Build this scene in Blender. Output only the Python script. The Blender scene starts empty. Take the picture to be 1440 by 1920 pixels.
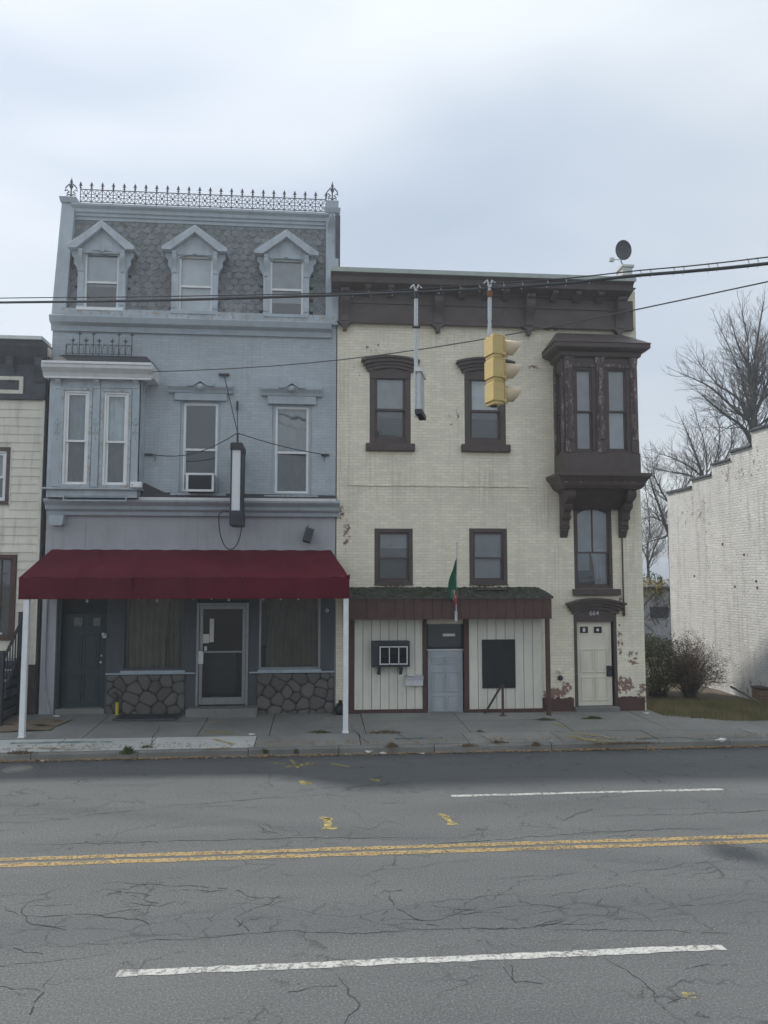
import bpy, bmesh, math, random
from mathutils import Vector, Matrix
random.seed(7)
S = bpy.context.scene
COL = S.collection

# ------------------------------------------------------------------ camera
F = 1441.0; CAM = Vector((0.0, -17.6, 3.28)); YAW = math.radians(5.0); PITCH = math.radians(4.76)
cam = bpy.data.cameras.new('camera'); camo = bpy.data.objects.new('camera', cam); COL.objects.link(camo)
cam.sensor_fit = 'VERTICAL'; cam.sensor_height = 24.0; cam.lens = 24.0 * F / 1920.0
cam.clip_start = 0.05; cam.clip_end = 3000
camo.location = CAM; camo.rotation_euler = (math.pi / 2 + PITCH, 0, -YAW)
S.camera = camo

# ------------------------------------------------------------------ sun and sky (hazy sun, thin cloud)
SUN = Vector((-0.55, 0.47, 1.0)).normalized()          # towards the sun: from the left, a little behind the houses
sl = bpy.data.lights.new('sun', 'SUN'); sl.energy = 1.6; sl.angle = math.radians(2.5); sl.color = (1.0, 0.965, 0.91)
so = bpy.data.objects.new('sun', sl); COL.objects.link(so); so.rotation_euler = SUN.to_track_quat('Z', 'Y').to_euler()
so.location = (-20, 5, 25)
W = bpy.data.worlds.new('World'); S.world = W; W.use_nodes = True
nt = W.node_tree; nt.nodes.clear()
def wn(t, **k):
    n = nt.nodes.new(t)
    for a, b in k.items(): setattr(n, a, b)
    return n
wout = wn('ShaderNodeOutputWorld'); wbg = wn('ShaderNodeBackground'); wbg.inputs[1].default_value = 0.12
sky = wn('ShaderNodeTexSky', sky_type='NISHITA', sun_disc=False)
sky.sun_elevation = math.asin(SUN.z); sky.sun_rotation = math.atan2(SUN.x, SUN.y)
sky.air_density = 1.0; sky.dust_density = 3.0; sky.ozone_density = 1.0
tc = wn('ShaderNodeTexCoord')
mp = wn('ShaderNodeMapping'); mp.inputs['Rotation'].default_value = (0.0, math.radians(-35), 0.3); mp.inputs['Scale'].default_value = (1.1, 1.0, 3.4); mp.inputs['Location'].default_value = (7.7, 2.0, 1.0)
nt.links.new(tc.outputs['Generated'], mp.inputs['Vector'])
cn = wn('ShaderNodeTexNoise'); cn.inputs['Scale'].default_value = 1.15; cn.inputs['Detail'].default_value = 3.5; cn.inputs['Roughness'].default_value = 0.45; cn.inputs['Distortion'].default_value = 0.35
nt.links.new(mp.outputs[0], cn.inputs['Vector'])
cr = wn('ShaderNodeValToRGB')
cr.color_ramp.elements[0].position = 0.30; cr.color_ramp.elements[0].color = (0.345, 0.40, 0.47, 1)
cr.color_ramp.elements[1].position = 0.62; cr.color_ramp.elements[1].color = (0.60, 0.635, 0.655, 1)
nt.links.new(cn.outputs[0], cr.inputs[0])
# forward scattering of the thin cloud round the hidden sun
dp = wn('ShaderNodeVectorMath', operation='DOT_PRODUCT'); dp.inputs[1].default_value = SUN
nrm = wn('ShaderNodeVectorMath', operation='NORMALIZE')
nt.links.new(tc.outputs['Generated'], nrm.inputs[0]); nt.links.new(nrm.outputs[0], dp.inputs[0])
gl = wn('ShaderNodeMapRange'); gl.inputs[1].default_value = 0.0; gl.inputs[2].default_value = 1.0; gl.inputs[3].default_value = 0.0; gl.inputs[4].default_value = 1.0
gp = wn('ShaderNodeMath', operation='POWER'); gp.inputs[1].default_value = 3.0
nt.links.new(dp.outputs['Value'], gl.inputs[0]); nt.links.new(gl.outputs[0], gp.inputs[0])
gm = wn('ShaderNodeMath', operation='MULTIPLY_ADD'); gm.inputs[1].default_value = 0.15; gm.inputs[2].default_value = 1.0
nt.links.new(gp.outputs[0], gm.inputs[0])
sz = wn('ShaderNodeSeparateXYZ'); nt.links.new(nrm.outputs[0], sz.inputs[0])
zg = wn('ShaderNodeMath', operation='MULTIPLY_ADD'); zg.inputs[1].default_value = 0.30; zg.inputs[2].default_value = 0.80   # an overcast sky is brighter overhead
zc_ = wn('ShaderNodeMath', operation='MAXIMUM'); zc_.inputs[1].default_value = 0.0; nt.links.new(sz.outputs[2], zc_.inputs[0]); nt.links.new(zc_.outputs[0], zg.inputs[0])
zm_ = wn('ShaderNodeMath', operation='MULTIPLY'); nt.links.new(gm.outputs[0], zm_.inputs[0]); nt.links.new(zg.outputs[0], zm_.inputs[1])
cb = wn('ShaderNodeVectorMath', operation='SCALE'); nt.links.new(cr.outputs[0], cb.inputs[0]); nt.links.new(zm_.outputs[0], cb.inputs['Scale'])
cs = wn('ShaderNodeVectorMath', operation='SCALE'); cs.inputs['Scale'].default_value = 6.0; nt.links.new(cb.outputs[0], cs.inputs[0])
mx = wn('ShaderNodeMix', data_type='RGBA'); mx.inputs[0].default_value = 0.88
nt.links.new(sky.outputs[0], mx.inputs[6]); nt.links.new(cs.outputs[0], mx.inputs[7])
nt.links.new(mx.outputs[2], wbg.inputs[0]); nt.links.new(wbg.outputs[0], wout.inputs[0])
S.view_settings.view_transform = 'Standard'; S.view_settings.look = 'None'
S.view_settings.exposure = 1.08; S.view_settings.gamma = 1.0; S.view_settings.use_curve_mapping = False
S.render.engine = 'CYCLES'
S.cycles.use_denoising = True; S.cycles.use_adaptive_sampling = True; S.cycles.adaptive_threshold = 0.02
S.cycles.max_bounces = 6; S.cycles.diffuse_bounces = 3; S.cycles.glossy_bounces = 3; S.cycles.transparent_max_bounces = 12
S.cycles.caustics_reflective = False; S.cycles.caustics_refractive = False

# ------------------------------------------------------------------ surveying helpers: a sight line met with a plane of the place
_fw = Vector((math.sin(YAW) * math.cos(PITCH), math.cos(YAW) * math.cos(PITCH), math.sin(PITCH)))
_rt = Vector((math.cos(YAW), -math.sin(YAW), 0)); _up = _rt.cross(_fw)
def _ray(px, py): return _fw + _rt * ((px - 720) / F) - _up * ((py - 960) / F)
def at(px, py, Y=0.0):
    r = _ray(px, py); t = (Y - CAM.y) / r.y
    return (r.x * t, CAM.z + r.z * t)
def gnd(px, py, Z=0.0):
    r = _ray(px, py); t = (Z - CAM.z) / r.z
    return (r.x * t, CAM.y + r.y * t)
def R(x0, y0, x1, y1, Y=0.0):                    # picture rectangle -> X0, X1, Zbottom, Ztop on the plane Y
    ym = (y0 + y1) / 2; xm = (x0 + x1) / 2
    return at(x0, ym, Y)[0], at(x1, ym, Y)[0], at(xm, y1, Y)[1], at(xm, y0, Y)[1]
def dpt(px, py, t):                              # a point t metres off along the view axis
    r = _ray(px, py); return CAM + r * t
def gz(x, y):                                    # pavement height: falls to the kerb
    s = 0.15 - 0.0095 * (x + 6); s = min(max(s, 0.01), 0.2)
    return 0.14 + max(0, min(1, (y + 3.0) / 3.0)) * s

# ------------------------------------------------------------------ object helpers
def wloc(o):
    return Vector(o['_w']) if '_w' in o.keys() else Vector((0, 0, 0))
WL = {}
def attach(o, parent):
    if parent is not None:
        o.parent = parent
        o.matrix_parent_inverse = Matrix.Translation(-WL.get(parent.name, Vector((0, 0, 0))))
def tag(o, label=None, cat=None, group=None, kind=None):
    if label: o['label'] = label
    if cat: o['category'] = cat
    if group: o['group'] = group
    if kind: o['kind'] = kind
    return o
def empty(name, loc=(0, 0, 0), parent=None):
    o = bpy.data.objects.new(name, None); COL.objects.link(o); o.location = loc; o.empty_display_size = 0.2
    WL[o.name] = Vector(loc); attach(o, parent); return o
def thing(name, loc, label, cat, group=None, kind=None):
    return tag(empty(name, loc), label, cat, group, kind)
def piece(name, mesh, loc, parent, rot=None, scale=None):      # one of many alike pieces sharing mesh data
    o = bpy.data.objects.new(name, mesh); COL.objects.link(o); o.location = loc
    if rot: o.rotation_euler = rot
    if scale: o.scale = scale
    WL[o.name] = Vector((0, 0, 0)); attach(o, parent); return o

class MB:
    def __init__(self): self.v = []; self.f = []; self.mi = []; self.m = 0
    def face(self, pts):
        n = len(self.v); self.v += [tuple(p) for p in pts]; self.f.append(list(range(n, n + len(pts)))); self.mi.append(self.m); return self
    def box(self, x0, x1, y0, y1, z0, z1):
        n = len(self.v)
        self.v += [(x0, y0, z0), (x1, y0, z0), (x1, y1, z0), (x0, y1, z0), (x0, y0, z1), (x1, y0, z1), (x1, y1, z1), (x0, y1, z1)]
        for f in ((3, 2, 1, 0), (4, 5, 6, 7), (0, 1, 5, 4), (1, 2, 6, 5), (2, 3, 7, 6), (3, 0, 4, 7)):
            self.f.append([n + i for i in f]); self.mi.append(self.m)
        return self
    def hexa(self, b, t):                        # four bottom and four top corners
        n = len(self.v); self.v += [tuple(p) for p in b] + [tuple(p) for p in t]
        for f in ((3, 2, 1, 0), (4, 5, 6, 7), (0, 1, 5, 4), (1, 2, 6, 5), (2, 3, 7, 6), (3, 0, 4, 7)):
            self.f.append([n + i for i in f]); self.mi.append(self.m)
        return self
    def prism(self, poly, a, b, axis='y'):       # polygon in XZ (axis y), YZ (axis x) or XY (axis z), extruded a..b
        def P(p, c):
            return (p[0], c, p[1]) if axis == 'y' else ((c, p[0], p[1]) if axis == 'x' else (p[0], p[1], c))
        n = len(self.v); k = len(poly)
        self.v += [P(p, a) for p in poly] + [P(p, b) for p in poly]
        self.f.append(list(range(n, n + k))); self.f.append(list(range(n + 2 * k - 1, n + k - 1, -1))); self.mi += [self.m] * 2
        for i in range(k):
            j = (i + 1) % k; self.f.append([n + i, n + k + i, n + k + j, n + j]); self.mi.append(self.m)
        return self
    def tube(self, pts, r, n=6, r1=None, cap=True):
        pts = [Vector(p) for p in pts]; k = len(pts); base = len(self.v)
        for i, p in enumerate(pts):
            d = (pts[min(i + 1, k - 1)] - pts[max(i - 1, 0)])
            if d.length < 1e-9: d = Vector((0, 0, 1))
            d.normalize(); a = d.orthogonal() if abs(d.z) > 0.99 else d.cross(Vector((0, 0, 1)))
            a.normalize(); b = d.cross(a)
            rr = r if r1 is None else r + (r1 - r) * i / max(1, k - 1)
            for q in range(n):
                t = 2 * math.pi * q / n + 0.4
                self.v.append(tuple(p + a * (rr * math.cos(t)) + b * (rr * math.sin(t))))
        for i in range(k - 1):
            for q in range(n):
                s = (q + 1) % n
                self.f.append([base + i * n + q, base + i * n + s, base + (i + 1) * n + s, base + (i + 1) * n + q]); self.mi.append(self.m)
        if cap:
            self.f.append([base + q for q in range(n)][::-1]); self.f.append([base + (k - 1) * n + q for q in range(n)]); self.mi += [self.m] * 2
        return self
    def lathe(self, prof, c, n=12, axis='z', a0=0, a1=2 * math.pi):   # (radius, height) profile
        base = len(self.v); c = Vector(c); full = abs(a1 - a0 - 2 * math.pi) < 1e-6; m = n if full else n + 1
        for r, h in prof:
            for q in range(m):
                t = a0 + (a1 - a0) * q / n
                if axis == 'z': p = Vector((r * math.cos(t), r * math.sin(t), h))
                elif axis == 'y': p = Vector((r * math.cos(t), h, r * math.sin(t)))
                else: p = Vector((h, r * math.cos(t), r * math.sin(t)))
                self.v.append(tuple(c + p))
        for i in range(len(prof) - 1):
            for q in range(n):
                s = (q + 1) % m
                self.f.append([base + i * m + q, base + i * m + s, base + (i + 1) * m + s, base + (i + 1) * m + q]); self.mi.append(self.m)
        return self
    def wall(self, x0, x1, z0, z1, holes, yf, reveal=0.15, axis='y'):
        if not callable(yf): y_const = yf; yf = lambda z: y_const
        P = (lambda x, z, d=0: (x, yf(z) + d, z)) if axis == 'y' else (lambda x, z, d=0: (yf(z) + d, x, z))
        xs = sorted({x0, x1} | {min(max(h[i], x0), x1) for h in holes for i in (0, 1)})
        zs = sorted({z0, z1} | {min(max(h[i], z0), z1) for h in holes for i in (2, 3)})
        for i in range(len(xs) - 1):
            for j in range(len(zs) - 1):
                cx = (xs[i] + xs[i + 1]) / 2; cz = (zs[j] + zs[j + 1]) / 2
                if any(h[0] < cx < h[1] and h[2] < cz < h[3] for h in holes): continue
                self.face([P(xs[i], zs[j]), P(xs[i + 1], zs[j]), P(xs[i + 1], zs[j + 1]), P(xs[i], zs[j + 1])])
        for h in holes:
            ha, hb, hc, hd = h[:4]
            for (p, q) in (((ha, hc), (ha, hd)), ((ha, hd), (hb, hd)), ((hb, hd), (hb, hc)), ((hb, hc), (ha, hc))):
                self.face([P(*p), P(*q), P(q[0], q[1], reveal), P(p[0], p[1], reveal)])
        return self
    def mesh(self, name):
        me = bpy.data.meshes.new(name); me.from_pydata(self.v, [], self.f)
        if any(self.mi): me.polygons.foreach_set('material_index', self.mi)
        me.update(); return me
    def build(self, name, mats, parent=None, bevel=0, smooth=False, fix=True):
        me = self.mesh(name)
        if not isinstance(mats, (list, tuple)): mats = [mats]
        for m in mats: me.materials.append(m)
        if fix:
            bm = bmesh.new(); bm.from_mesh(me); bmesh.ops.remove_doubles(bm, verts=bm.verts, dist=1e-5)
            bmesh.ops.recalc_face_normals(bm, faces=bm.faces); bm.to_mesh(me); bm.free()
        if smooth:
            me.polygons.foreach_set('use_smooth', [True] * len(me.polygons))
        o = bpy.data.objects.new(name, me); COL.objects.link(o)
        WL[o.name] = Vector((0, 0, 0)); attach(o, parent)
        if bevel:
            b = o.modifiers.new('bevel', 'BEVEL'); b.width = bevel; b.segments = 1; b.limit_method = 'ANGLE'; b.angle_limit = 0.6
        return o
def bx(name, m, parent, x0, x1, y0, y1, z0, z1, bevel=0):
    return MB().box(x0, x1, y0, y1, z0, z1).build(name, m, parent, bevel)

# ------------------------------------------------------------------ materials
class G:
    def __init__(self, name):
        self.m = bpy.data.materials.new(name); self.m.use_nodes = True; self.t = self.m.node_tree; self.t.nodes.clear()
        self.out = self.n('ShaderNodeOutputMaterial'); self.b = self.n('ShaderNodeBsdfPrincipled')
        self.l(self.b.outputs[0], self.out.inputs[0])
        g = self.n('ShaderNodeNewGeometry'); self.pos = g.outputs['Position']
        sp = self.n('ShaderNodeSeparateXYZ'); self.l(self.pos, sp.inputs[0]); self.x, self.y, self.z = sp.outputs
        self.b.inputs['Specular IOR Level'].default_value = 0.35
    def n(self, t, **k):
        n = self.t.nodes.new(t)
        for a, b in k.items(): setattr(n, a, b)
        return n
    def l(self, a, b): self.t.links.new(a, b)
    def s(self, sock, v):
        if hasattr(v, 'is_output'): self.l(v, sock)
        elif isinstance(v, (tuple, list)) and len(v) == 3 and sock.type == 'RGBA': sock.default_value = (*v, 1)
        else: sock.default_value = v
    def math(self, op, a, b=0.0, c=0.0, clamp=False):
        n = self.n('ShaderNodeMath', operation=op, use_clamp=clamp); self.s(n.inputs[0], a); self.s(n.inputs[1], b); self.s(n.inputs[2], c); return n.outputs[0]
    def comb(self, x, y, z=0.0):
        n = self.n('ShaderNodeCombineXYZ'); self.s(n.inputs[0], x); self.s(n.inputs[1], y); self.s(n.inputs[2], z); return n.outputs[0]
    def scaled(self, sx, sy, sz):
        n = self.n('ShaderNodeVectorMath', operation='MULTIPLY'); self.l(self.pos, n.inputs[0]); n.inputs[1].default_value = (sx, sy, sz); return n.outputs[0]
    def noise(self, scale, detail=3, rough=0.5, vec=None, dist=0.0):
        n = self.n('ShaderNodeTexNoise'); self.l(vec if vec is not None else self.pos, n.inputs['Vector'])
        n.inputs['Scale'].default_value = scale; n.inputs['Detail'].default_value = detail; n.inputs['Roughness'].default_value = rough; n.inputs['Distortion'].default_value = dist
        return n.outputs[0]
    def rng(self, v, a, b, c=0.0, d=1.0, smooth=False):
        n = self.n('ShaderNodeMapRange'); n.interpolation_type = 'SMOOTHSTEP' if smooth else 'LINEAR'
        self.s(n.inputs[0], v); self.s(n.inputs[1], a); self.s(n.inputs[2], b); self.s(n.inputs[3], c); self.s(n.inputs[4], d); return n.outputs[0]
    def mix(self, f, a, b, mode='MIX'):
        n = self.n('ShaderNodeMix', data_type='RGBA', blend_type=mode); self.s(n.inputs[0], f); self.s(n.inputs[6], a); self.s(n.inputs[7], b); return n.outputs[2]
    def blob(self, x, z, rx, rz, vx=None, vz=None):     # 1 inside an ellipse of wear, 0 outside
        vx = self.x if vx is None else vx; vz = self.z if vz is None else vz
        a = self.math('DIVIDE', self.math('SUBTRACT', vx, x), rx); b = self.math('DIVIDE', self.math('SUBTRACT', vz, z), rz)
        d = self.math('SQRT', self.math('ADD', self.math('MULTIPLY', a, a), self.math('MULTIPLY', b, b)))
        return self.rng(d, 0.3, 1.0, 1.0, 0.0, True)
    def rand(self): return self.n('ShaderNodeObjectInfo').outputs['Random']
    def bump(self, h, strength=0.3, dist=0.01):
        n = self.n('ShaderNodeBump'); n.inputs['Strength'].default_value = strength; n.inputs['Distance'].default_value = dist
        self.l(h, n.inputs['Height']); self.l(n.outputs[0], self.b.inputs['Normal'])
    def col(self, c): self.s(self.b.inputs['Base Color'], c)
    def rough(self, r): self.s(self.b.inputs['Roughness'], r)

def sc(c, k): return tuple(min(1, x * k) for x in c)
def plain(name, c, rough=0.6, var=0.12, scale=4.0, bump=0.15, bs=60.0, metal=0.0, obj_var=0.0, dirt=0.25, dirtc=None, spec=0.35):
    g = G(name)
    n1 = g.noise(scale, 4, 0.6); n2 = g.noise(bs, 2, 0.6)
    c1 = g.mix(g.rng(n1, 0.3, 0.7), sc(c, 1 - var), sc(c, 1 + var))
    if obj_var:
        c1 = g.mix(1.0, c1, g.comb(*[g.rng(g.rand(), 0, 1, 1 - obj_var, 1 + obj_var)] * 3), 'MULTIPLY')
    if dirt:
        st = g.noise(1.0, 4, 0.65, g.scaled(7, 7, 0.9))
        c1 = g.mix(g.rng(st, 0.52, 0.8, 0, dirt), c1, dirtc or sc(c, 0.4))
    g.col(c1); g.rough(g.rng(n2, 0.2, 0.8, max(0.02, rough - 0.1), min(1, rough + 0.1)))
    g.b.inputs['Metallic'].default_value = metal; g.b.inputs['Specular IOR Level'].default_value = spec
    if bump: g.bump(n2, bump, 0.004)
    return g.m
def peeled(name, c, under, amount, scale=14.0, rough=0.6, stretch=(1, 1, 0.35), soft=0.04, under2=None):
    g = G(name)
    n = g.noise(scale, 6, 0.7, g.scaled(*stretch)); n1 = g.noise(3, 3)
    base = g.mix(g.rng(n1, 0.3, 0.7), sc(c, 0.85), sc(c, 1.15))
    u = under if under2 is None else g.mix(g.rng(g.noise(scale * 2, 3), 0.42, 0.58), under, under2)
    t = 0.62 - 0.25 * amount
    k = g.rng(n, t, t + soft)
    g.col(g.mix(k, base, u)); g.rough(g.rng(k, 0, 1, rough, 0.9)); g.bump(g.math('SUBTRACT', g.noise(70, 2), k), 0.3, 0.006)
    return g.m
def painted_brick(name, paint, axis='x', peel=(), brickc=(0.30, 0.17, 0.13), stain=0.25, stainc=None, relief=0.55, rowh=0.0685, bw=0.205, base_peel=0.0, drips=(), bdist=0.012):
    g = G(name)
    u = g.x if axis == 'x' else g.y
    wob = g.math('MULTIPLY', g.math('SUBTRACT', g.noise(1.3, 2), 0.5), 0.02)
    vec = g.comb(u, g.math('ADD', g.z, wob))
    bt = g.n('ShaderNodeTexBrick'); g.l(vec, bt.inputs['Vector'])
    bt.inputs['Scale'].default_value = 1.0; bt.inputs['Mortar Size'].default_value = 0.007; bt.inputs['Mortar Smooth'].default_value = 0.6
    bt.inputs['Brick Width'].default_value = bw; bt.inputs['Row Height'].default_value = rowh; bt.inputs['Bias'].default_value = 0.0
    bt.inputs['Color1'].default_value = (0.90, 0.90, 0.90, 1); bt.inputs['Color2'].default_value = (1.06, 1.05, 1.04, 1); bt.inputs['Mortar'].default_value = (0.76, 0.74, 0.72, 1)
    n1 = g.noise(0.9, 5, 0.6); n2 = g.noise(55, 3, 0.7); n3 = g.noise(9.0, 6, 0.72)
    base = g.mix(g.rng(n1, 0.3, 0.7), sc(paint, 0.90), sc(paint, 1.06))
    base = g.mix(0.7, base, bt.outputs['Color'], 'MULTIPLY')
    st = g.noise(1.0, 5, 0.7, g.scaled(5, 5, 0.5))
    base = g.mix(g.rng(st, 0.5, 0.78, 0, stain), base, stainc or sc(paint, 0.5))
    if drips:
        dn = g.noise(1.0, 4, 0.7, g.scaled(16, 16, 0.7)); dk = None
        for (x, z, rx, rz) in drips:
            b = g.blob(x, z, rx, rz, u); dk = b if dk is None else g.math('MAXIMUM', dk, b)
        base = g.mix(g.math('MULTIPLY', dk, g.rng(dn, 0.45, 0.72, 0, 0.5)), base, stainc or sc(paint, 0.5))
    fine = g.noise(26, 5, 0.75)
    base = g.mix(g.rng(fine, 0.62, 0.74, 0, 0.42), base, sc(paint, 0.55))
    k = None
    for (x, z, rx, rz, amt) in peel:
        b = g.math('MULTIPLY', g.blob(x, z, rx, rz, u), amt); k = b if k is None else g.math('MAXIMUM', k, b)
    if k is None: k = base_peel
    elif base_peel: k = g.math('MAXIMUM', k, base_peel)
    thr = g.math('SUBTRACT', 0.80, g.math('MULTIPLY', k, 0.40))
    pm = g.rng(n3, thr, g.math('ADD', thr, 0.03))
    bc = g.mix(g.rng(n2, 0.3, 0.7), sc(brickc, 0.6), sc(brickc, 1.3))
    bc = g.mix(bt.outputs['Fac'], bc, (0.32, 0.28, 0.24))
    g.col(g.mix(pm, base, bc)); g.rough(0.75)
    h = g.math('SUBTRACT', g.math('MULTIPLY', n2, 0.35), bt.outputs['Fac'])
    h = g.math('SUBTRACT', h, g.math('MULTIPLY', pm, 0.5))
    h = g.math('ADD', h, g.math('MULTIPLY', n3, 0.8))
    g.bump(h, relief, bdist)
    return g.m
def glass(name, tint=(0.75, 0.8, 0.82), refl=1.5, veil=0.0, veilc=(0.15, 0.17, 0.18)):
    g = G(name); g.t.nodes.remove(g.b)
    tr = g.n('ShaderNodeBsdfTransparent'); tr.inputs[0].default_value = (*tint, 1)
    gs = g.n('ShaderNodeBsdfGlossy'); gs.inputs['Roughness'].default_value = 0.015; gs.inputs['Color'].default_value = (0.95, 0.97, 1, 1)
    bn = g.n('ShaderNodeBump'); bn.inputs['Strength'].default_value = 0.16; bn.inputs['Distance'].default_value = 0.02; g.l(g.noise(2.2, 2), bn.inputs['Height']); g.l(bn.outputs[0], gs.inputs['Normal'])
    fr = g.n('ShaderNodeFresnel'); fr.inputs[0].default_value = 1.52
    a = g.n('ShaderNodeMixShader'); g.l(g.math('MULTIPLY', fr.outputs[0], refl, clamp=True), a.inputs[0]); g.l(tr.outputs[0], a.inputs[1]); g.l(gs.outputs[0], a.inputs[2])
    last = a
    if veil:
        df = g.n('ShaderNodeBsdfDiffuse'); df.inputs[0].default_value = (*veilc, 1)
        v = g.n('ShaderNodeMixShader'); g.l(g.rng(g.noise(6, 4, 0.7), 0.2, 0.8, veil * 0.7, veil * 1.3), v.inputs[0]); g.l(a.outputs[0], v.inputs[1]); g.l(df.outputs[0], v.inputs[2]); last = v
    g.l(last.outputs[0], g.out.inputs[0]); return g.m
def ragged(name, c, cover=0.5, scale=18.0, soft=0.08):          # worn paint or spray: bare ground shows through
    g = G(name); tr = g.n('ShaderNodeBsdfTransparent'); ms = g.n('ShaderNodeMixShader')
    n = g.noise(scale, 5, 0.75); big = g.noise(3.0, 3)
    v = g.math('ADD', g.math('MULTIPLY', n, 0.75), g.math('MULTIPLY', big, 0.25))
    t = 0.5 + (0.5 - cover) * 0.45
    g.col(g.mix(g.rng(g.noise(40, 2), 0.3, 0.7), sc(c, 0.75), c)); g.rough(0.8)
    g.l(g.rng(v, t - soft, t + soft), ms.inputs[0]); g.l(tr.outputs[0], ms.inputs[1]); g.l(g.b.outputs[0], ms.inputs[2]); g.l(ms.outputs[0], g.out.inputs[0])
    return g.m

# white house wear: where the red brick shows
def wpx(px, py, rx, rz, a): X, Z = at(px, py, 0); return (X, Z, rx, rz, a)
WHITE_PEEL = [wpx(650, 1000, .18, .75, .78), wpx(640, 960, .12, .3, .8), wpx(1040, 1300, .5, .22, 1.0), wpx(1062, 1290, .25, .3, .9), wpx(1170, 1285, .45, .35, .95),
              wpx(1163, 1200, .12, .9, .72), wpx(1185, 1235, .3, .35, .8), wpx(735, 1098, .6, .06, .95), wpx(915, 1098, .6, .06, .9), wpx(710, 655, .7, .25, .62), wpx(850, 780, .35, .5, .6),
              wpx(640, 1092, .18, .2, .95), wpx(1030, 615, .5, .12, .85), wpx(1165, 1130, .12, .3, .85), wpx(665, 700, .5, .7, .5), wpx(1000, 690, .3, .15, .8), wpx(1205, 1300, .3, .5, .8)]
m_white_brick = painted_brick('cream_painted_brick', (0.92, 0.855, 0.685), peel=WHITE_PEEL, base_peel=0.20, stain=0.24, stainc=(0.40, 0.345, 0.255), drips=[wpx(732, 905, .55, .9, 0)[:4], wpx(910, 905, .55, .9, 0)[:4], wpx(690, 890, .12, .8, 0)[:4], wpx(775, 885, .1, .7, 0)[:4], wpx(868, 890, .1, .8, 0)[:4], wpx(955, 885, .1, .7, 0)[:4], wpx(900, 640, 3.4, .35, 0)[:4], wpx(645, 800, .3, 3, 0)[:4], wpx(1040, 1060, .3, 1.2, 0)[:4], wpx(1185, 1050, .25, 1.8, 0)[:4], wpx(1020, 960, .4, .6, 0)[:4]])
m_front_brick = painted_brick('white_front_brick', (0.72, 0.715, 0.69), brickc=(0.25, 0.20, 0.19), base_peel=0.35, stain=0.5, stainc=(0.40, 0.385, 0.36), relief=0.8)
m_blue_brick = painted_brick('blue_painted_brick', (0.485, 0.54, 0.58), stain=0.25, relief=0.42, base_peel=0.08, drips=[wpx(375, 945, .7, .25, 0)[:4], wpx(545, 945, .8, .3, 0)[:4], wpx(290, 850, .35, 1.6, 0)[:4], wpx(620, 800, .2, 2.2, 0)[:4], wpx(350, 650, 3.2, .35, 0)[:4], wpx(460, 700, .4, .8, 0)[:4]], stainc=(0.30, 0.325, 0.33))
m_side_brick = painted_brick('white_painted_brick', (0.72, 0.715, 0.69), axis='y', peel=[(1.5, 6.2, 2.5, 1.4, .56), (4.0, 5.2, 2.0, .9, .56), (1.2, .4, 2.0, .7, .55), (3.2, 4.2, .8, 1.6, .52)], brickc=(0.25, 0.20, 0.19), base_peel=0.40, stain=0.95, stainc=(0.40, 0.385, 0.36), relief=1.0, bdist=0.03)
m_blue = plain('blue_grey_paint', (0.47, 0.525, 0.57), 0.55, 0.14, 3, 0.12, dirt=0.5)
m_blue_trim = plain('blue_grey_trim', (0.425, 0.48, 0.52), 0.5, 0.08, 3, 0.1, dirt=0.3)
m_blue_dirty = peeled('blue_grey_flaking', (0.44, 0.49, 0.53), (0.33, 0.27, 0.23), 0.35, 10, stretch=(1, 1, 1), under2=(0.42, 0.36, 0.30))
m_store_shaded = plain('shop_paint_awning_shade', (0.085, 0.094, 0.107), 0.55, 0.08, 2, 0.08, dirt=0.3)  # shop paint darkened to put the awning's shade into the colour
m_store = plain('mauve_grey_panel', (0.43, 0.435, 0.46), 0.6, 0.07, 2, 0.08, dirt=0.3)
m_brown = plain('dark_brown_paint', (0.098, 0.076, 0.070), 0.5, 0.15, 4, 0.2, dirt=0.35, dirtc=(0.06, 0.05, 0.05))
m_brown_red = plain('red_brown_paint', (0.098, 0.055, 0.048), 0.55, 0.15, 4, 0.2, dirt=0.35, dirtc=(0.07, 0.05, 0.05))
m_cornice = peeled('weathered_cornice_paint', (0.115, 0.090, 0.084), (0.13, 0.09, 0.08), 0.45, 4, stretch=(1, 1, 1), soft=0.15, under2=(0.12, 0.12, 0.125))
m_peel = peeled('flaking_brown_paint', (0.10, 0.075, 0.075), (0.30, 0.27, 0.26), 0.45, 9, under2=(0.16, 0.10, 0.09))
m_whitev = plain('white_vinyl', (0.84, 0.85, 0.85), 0.4, 0.05, 6, 0.05, dirt=0.25, dirtc=(0.4, 0.4, 0.38))
m_white = plain('white_painted_metal', (0.70, 0.71, 0.70), 0.45, 0.06, 5, 0.08, dirt=0.3, dirtc=(0.4, 0.38, 0.35))
m_siding = plain('cream_siding', (0.76, 0.72, 0.62), 0.5, 0.06, 2, 0.08, dirt=0.5, dirtc=(0.25, 0.23, 0.19), obj_var=0.04)
m_gutter_green = plain('pale_green_flashing', (0.42, 0.46, 0.42), 0.5, 0.1, 5, 0.1)
m_dark = plain('blackened_paint', (0.045, 0.05, 0.058), 0.55, 0.2, 4, 0.2)
m_left_cornice = plain('charcoal_cornice', (0.085, 0.092, 0.105), 0.7, 0.25, 3, 0.4, 30, dirt=0.5)
m_brownbase = plain('brown_shingle_base', (0.085, 0.06, 0.055), 0.8, 0.25, 6, 0.5, 30)
m_iron = plain('black_iron', (0.085, 0.092, 0.105), 0.6, 0.2, 10, 0.2)
m_door_dark = plain('dark_green_blue_door', (0.042, 0.062, 0.070), 0.45, 0.1, 3, 0.06, dirt=0.15)
m_recess = plain('dark_recess_paint', (0.04, 0.05, 0.058), 0.6, 0.1, 3, 0.06)
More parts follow.
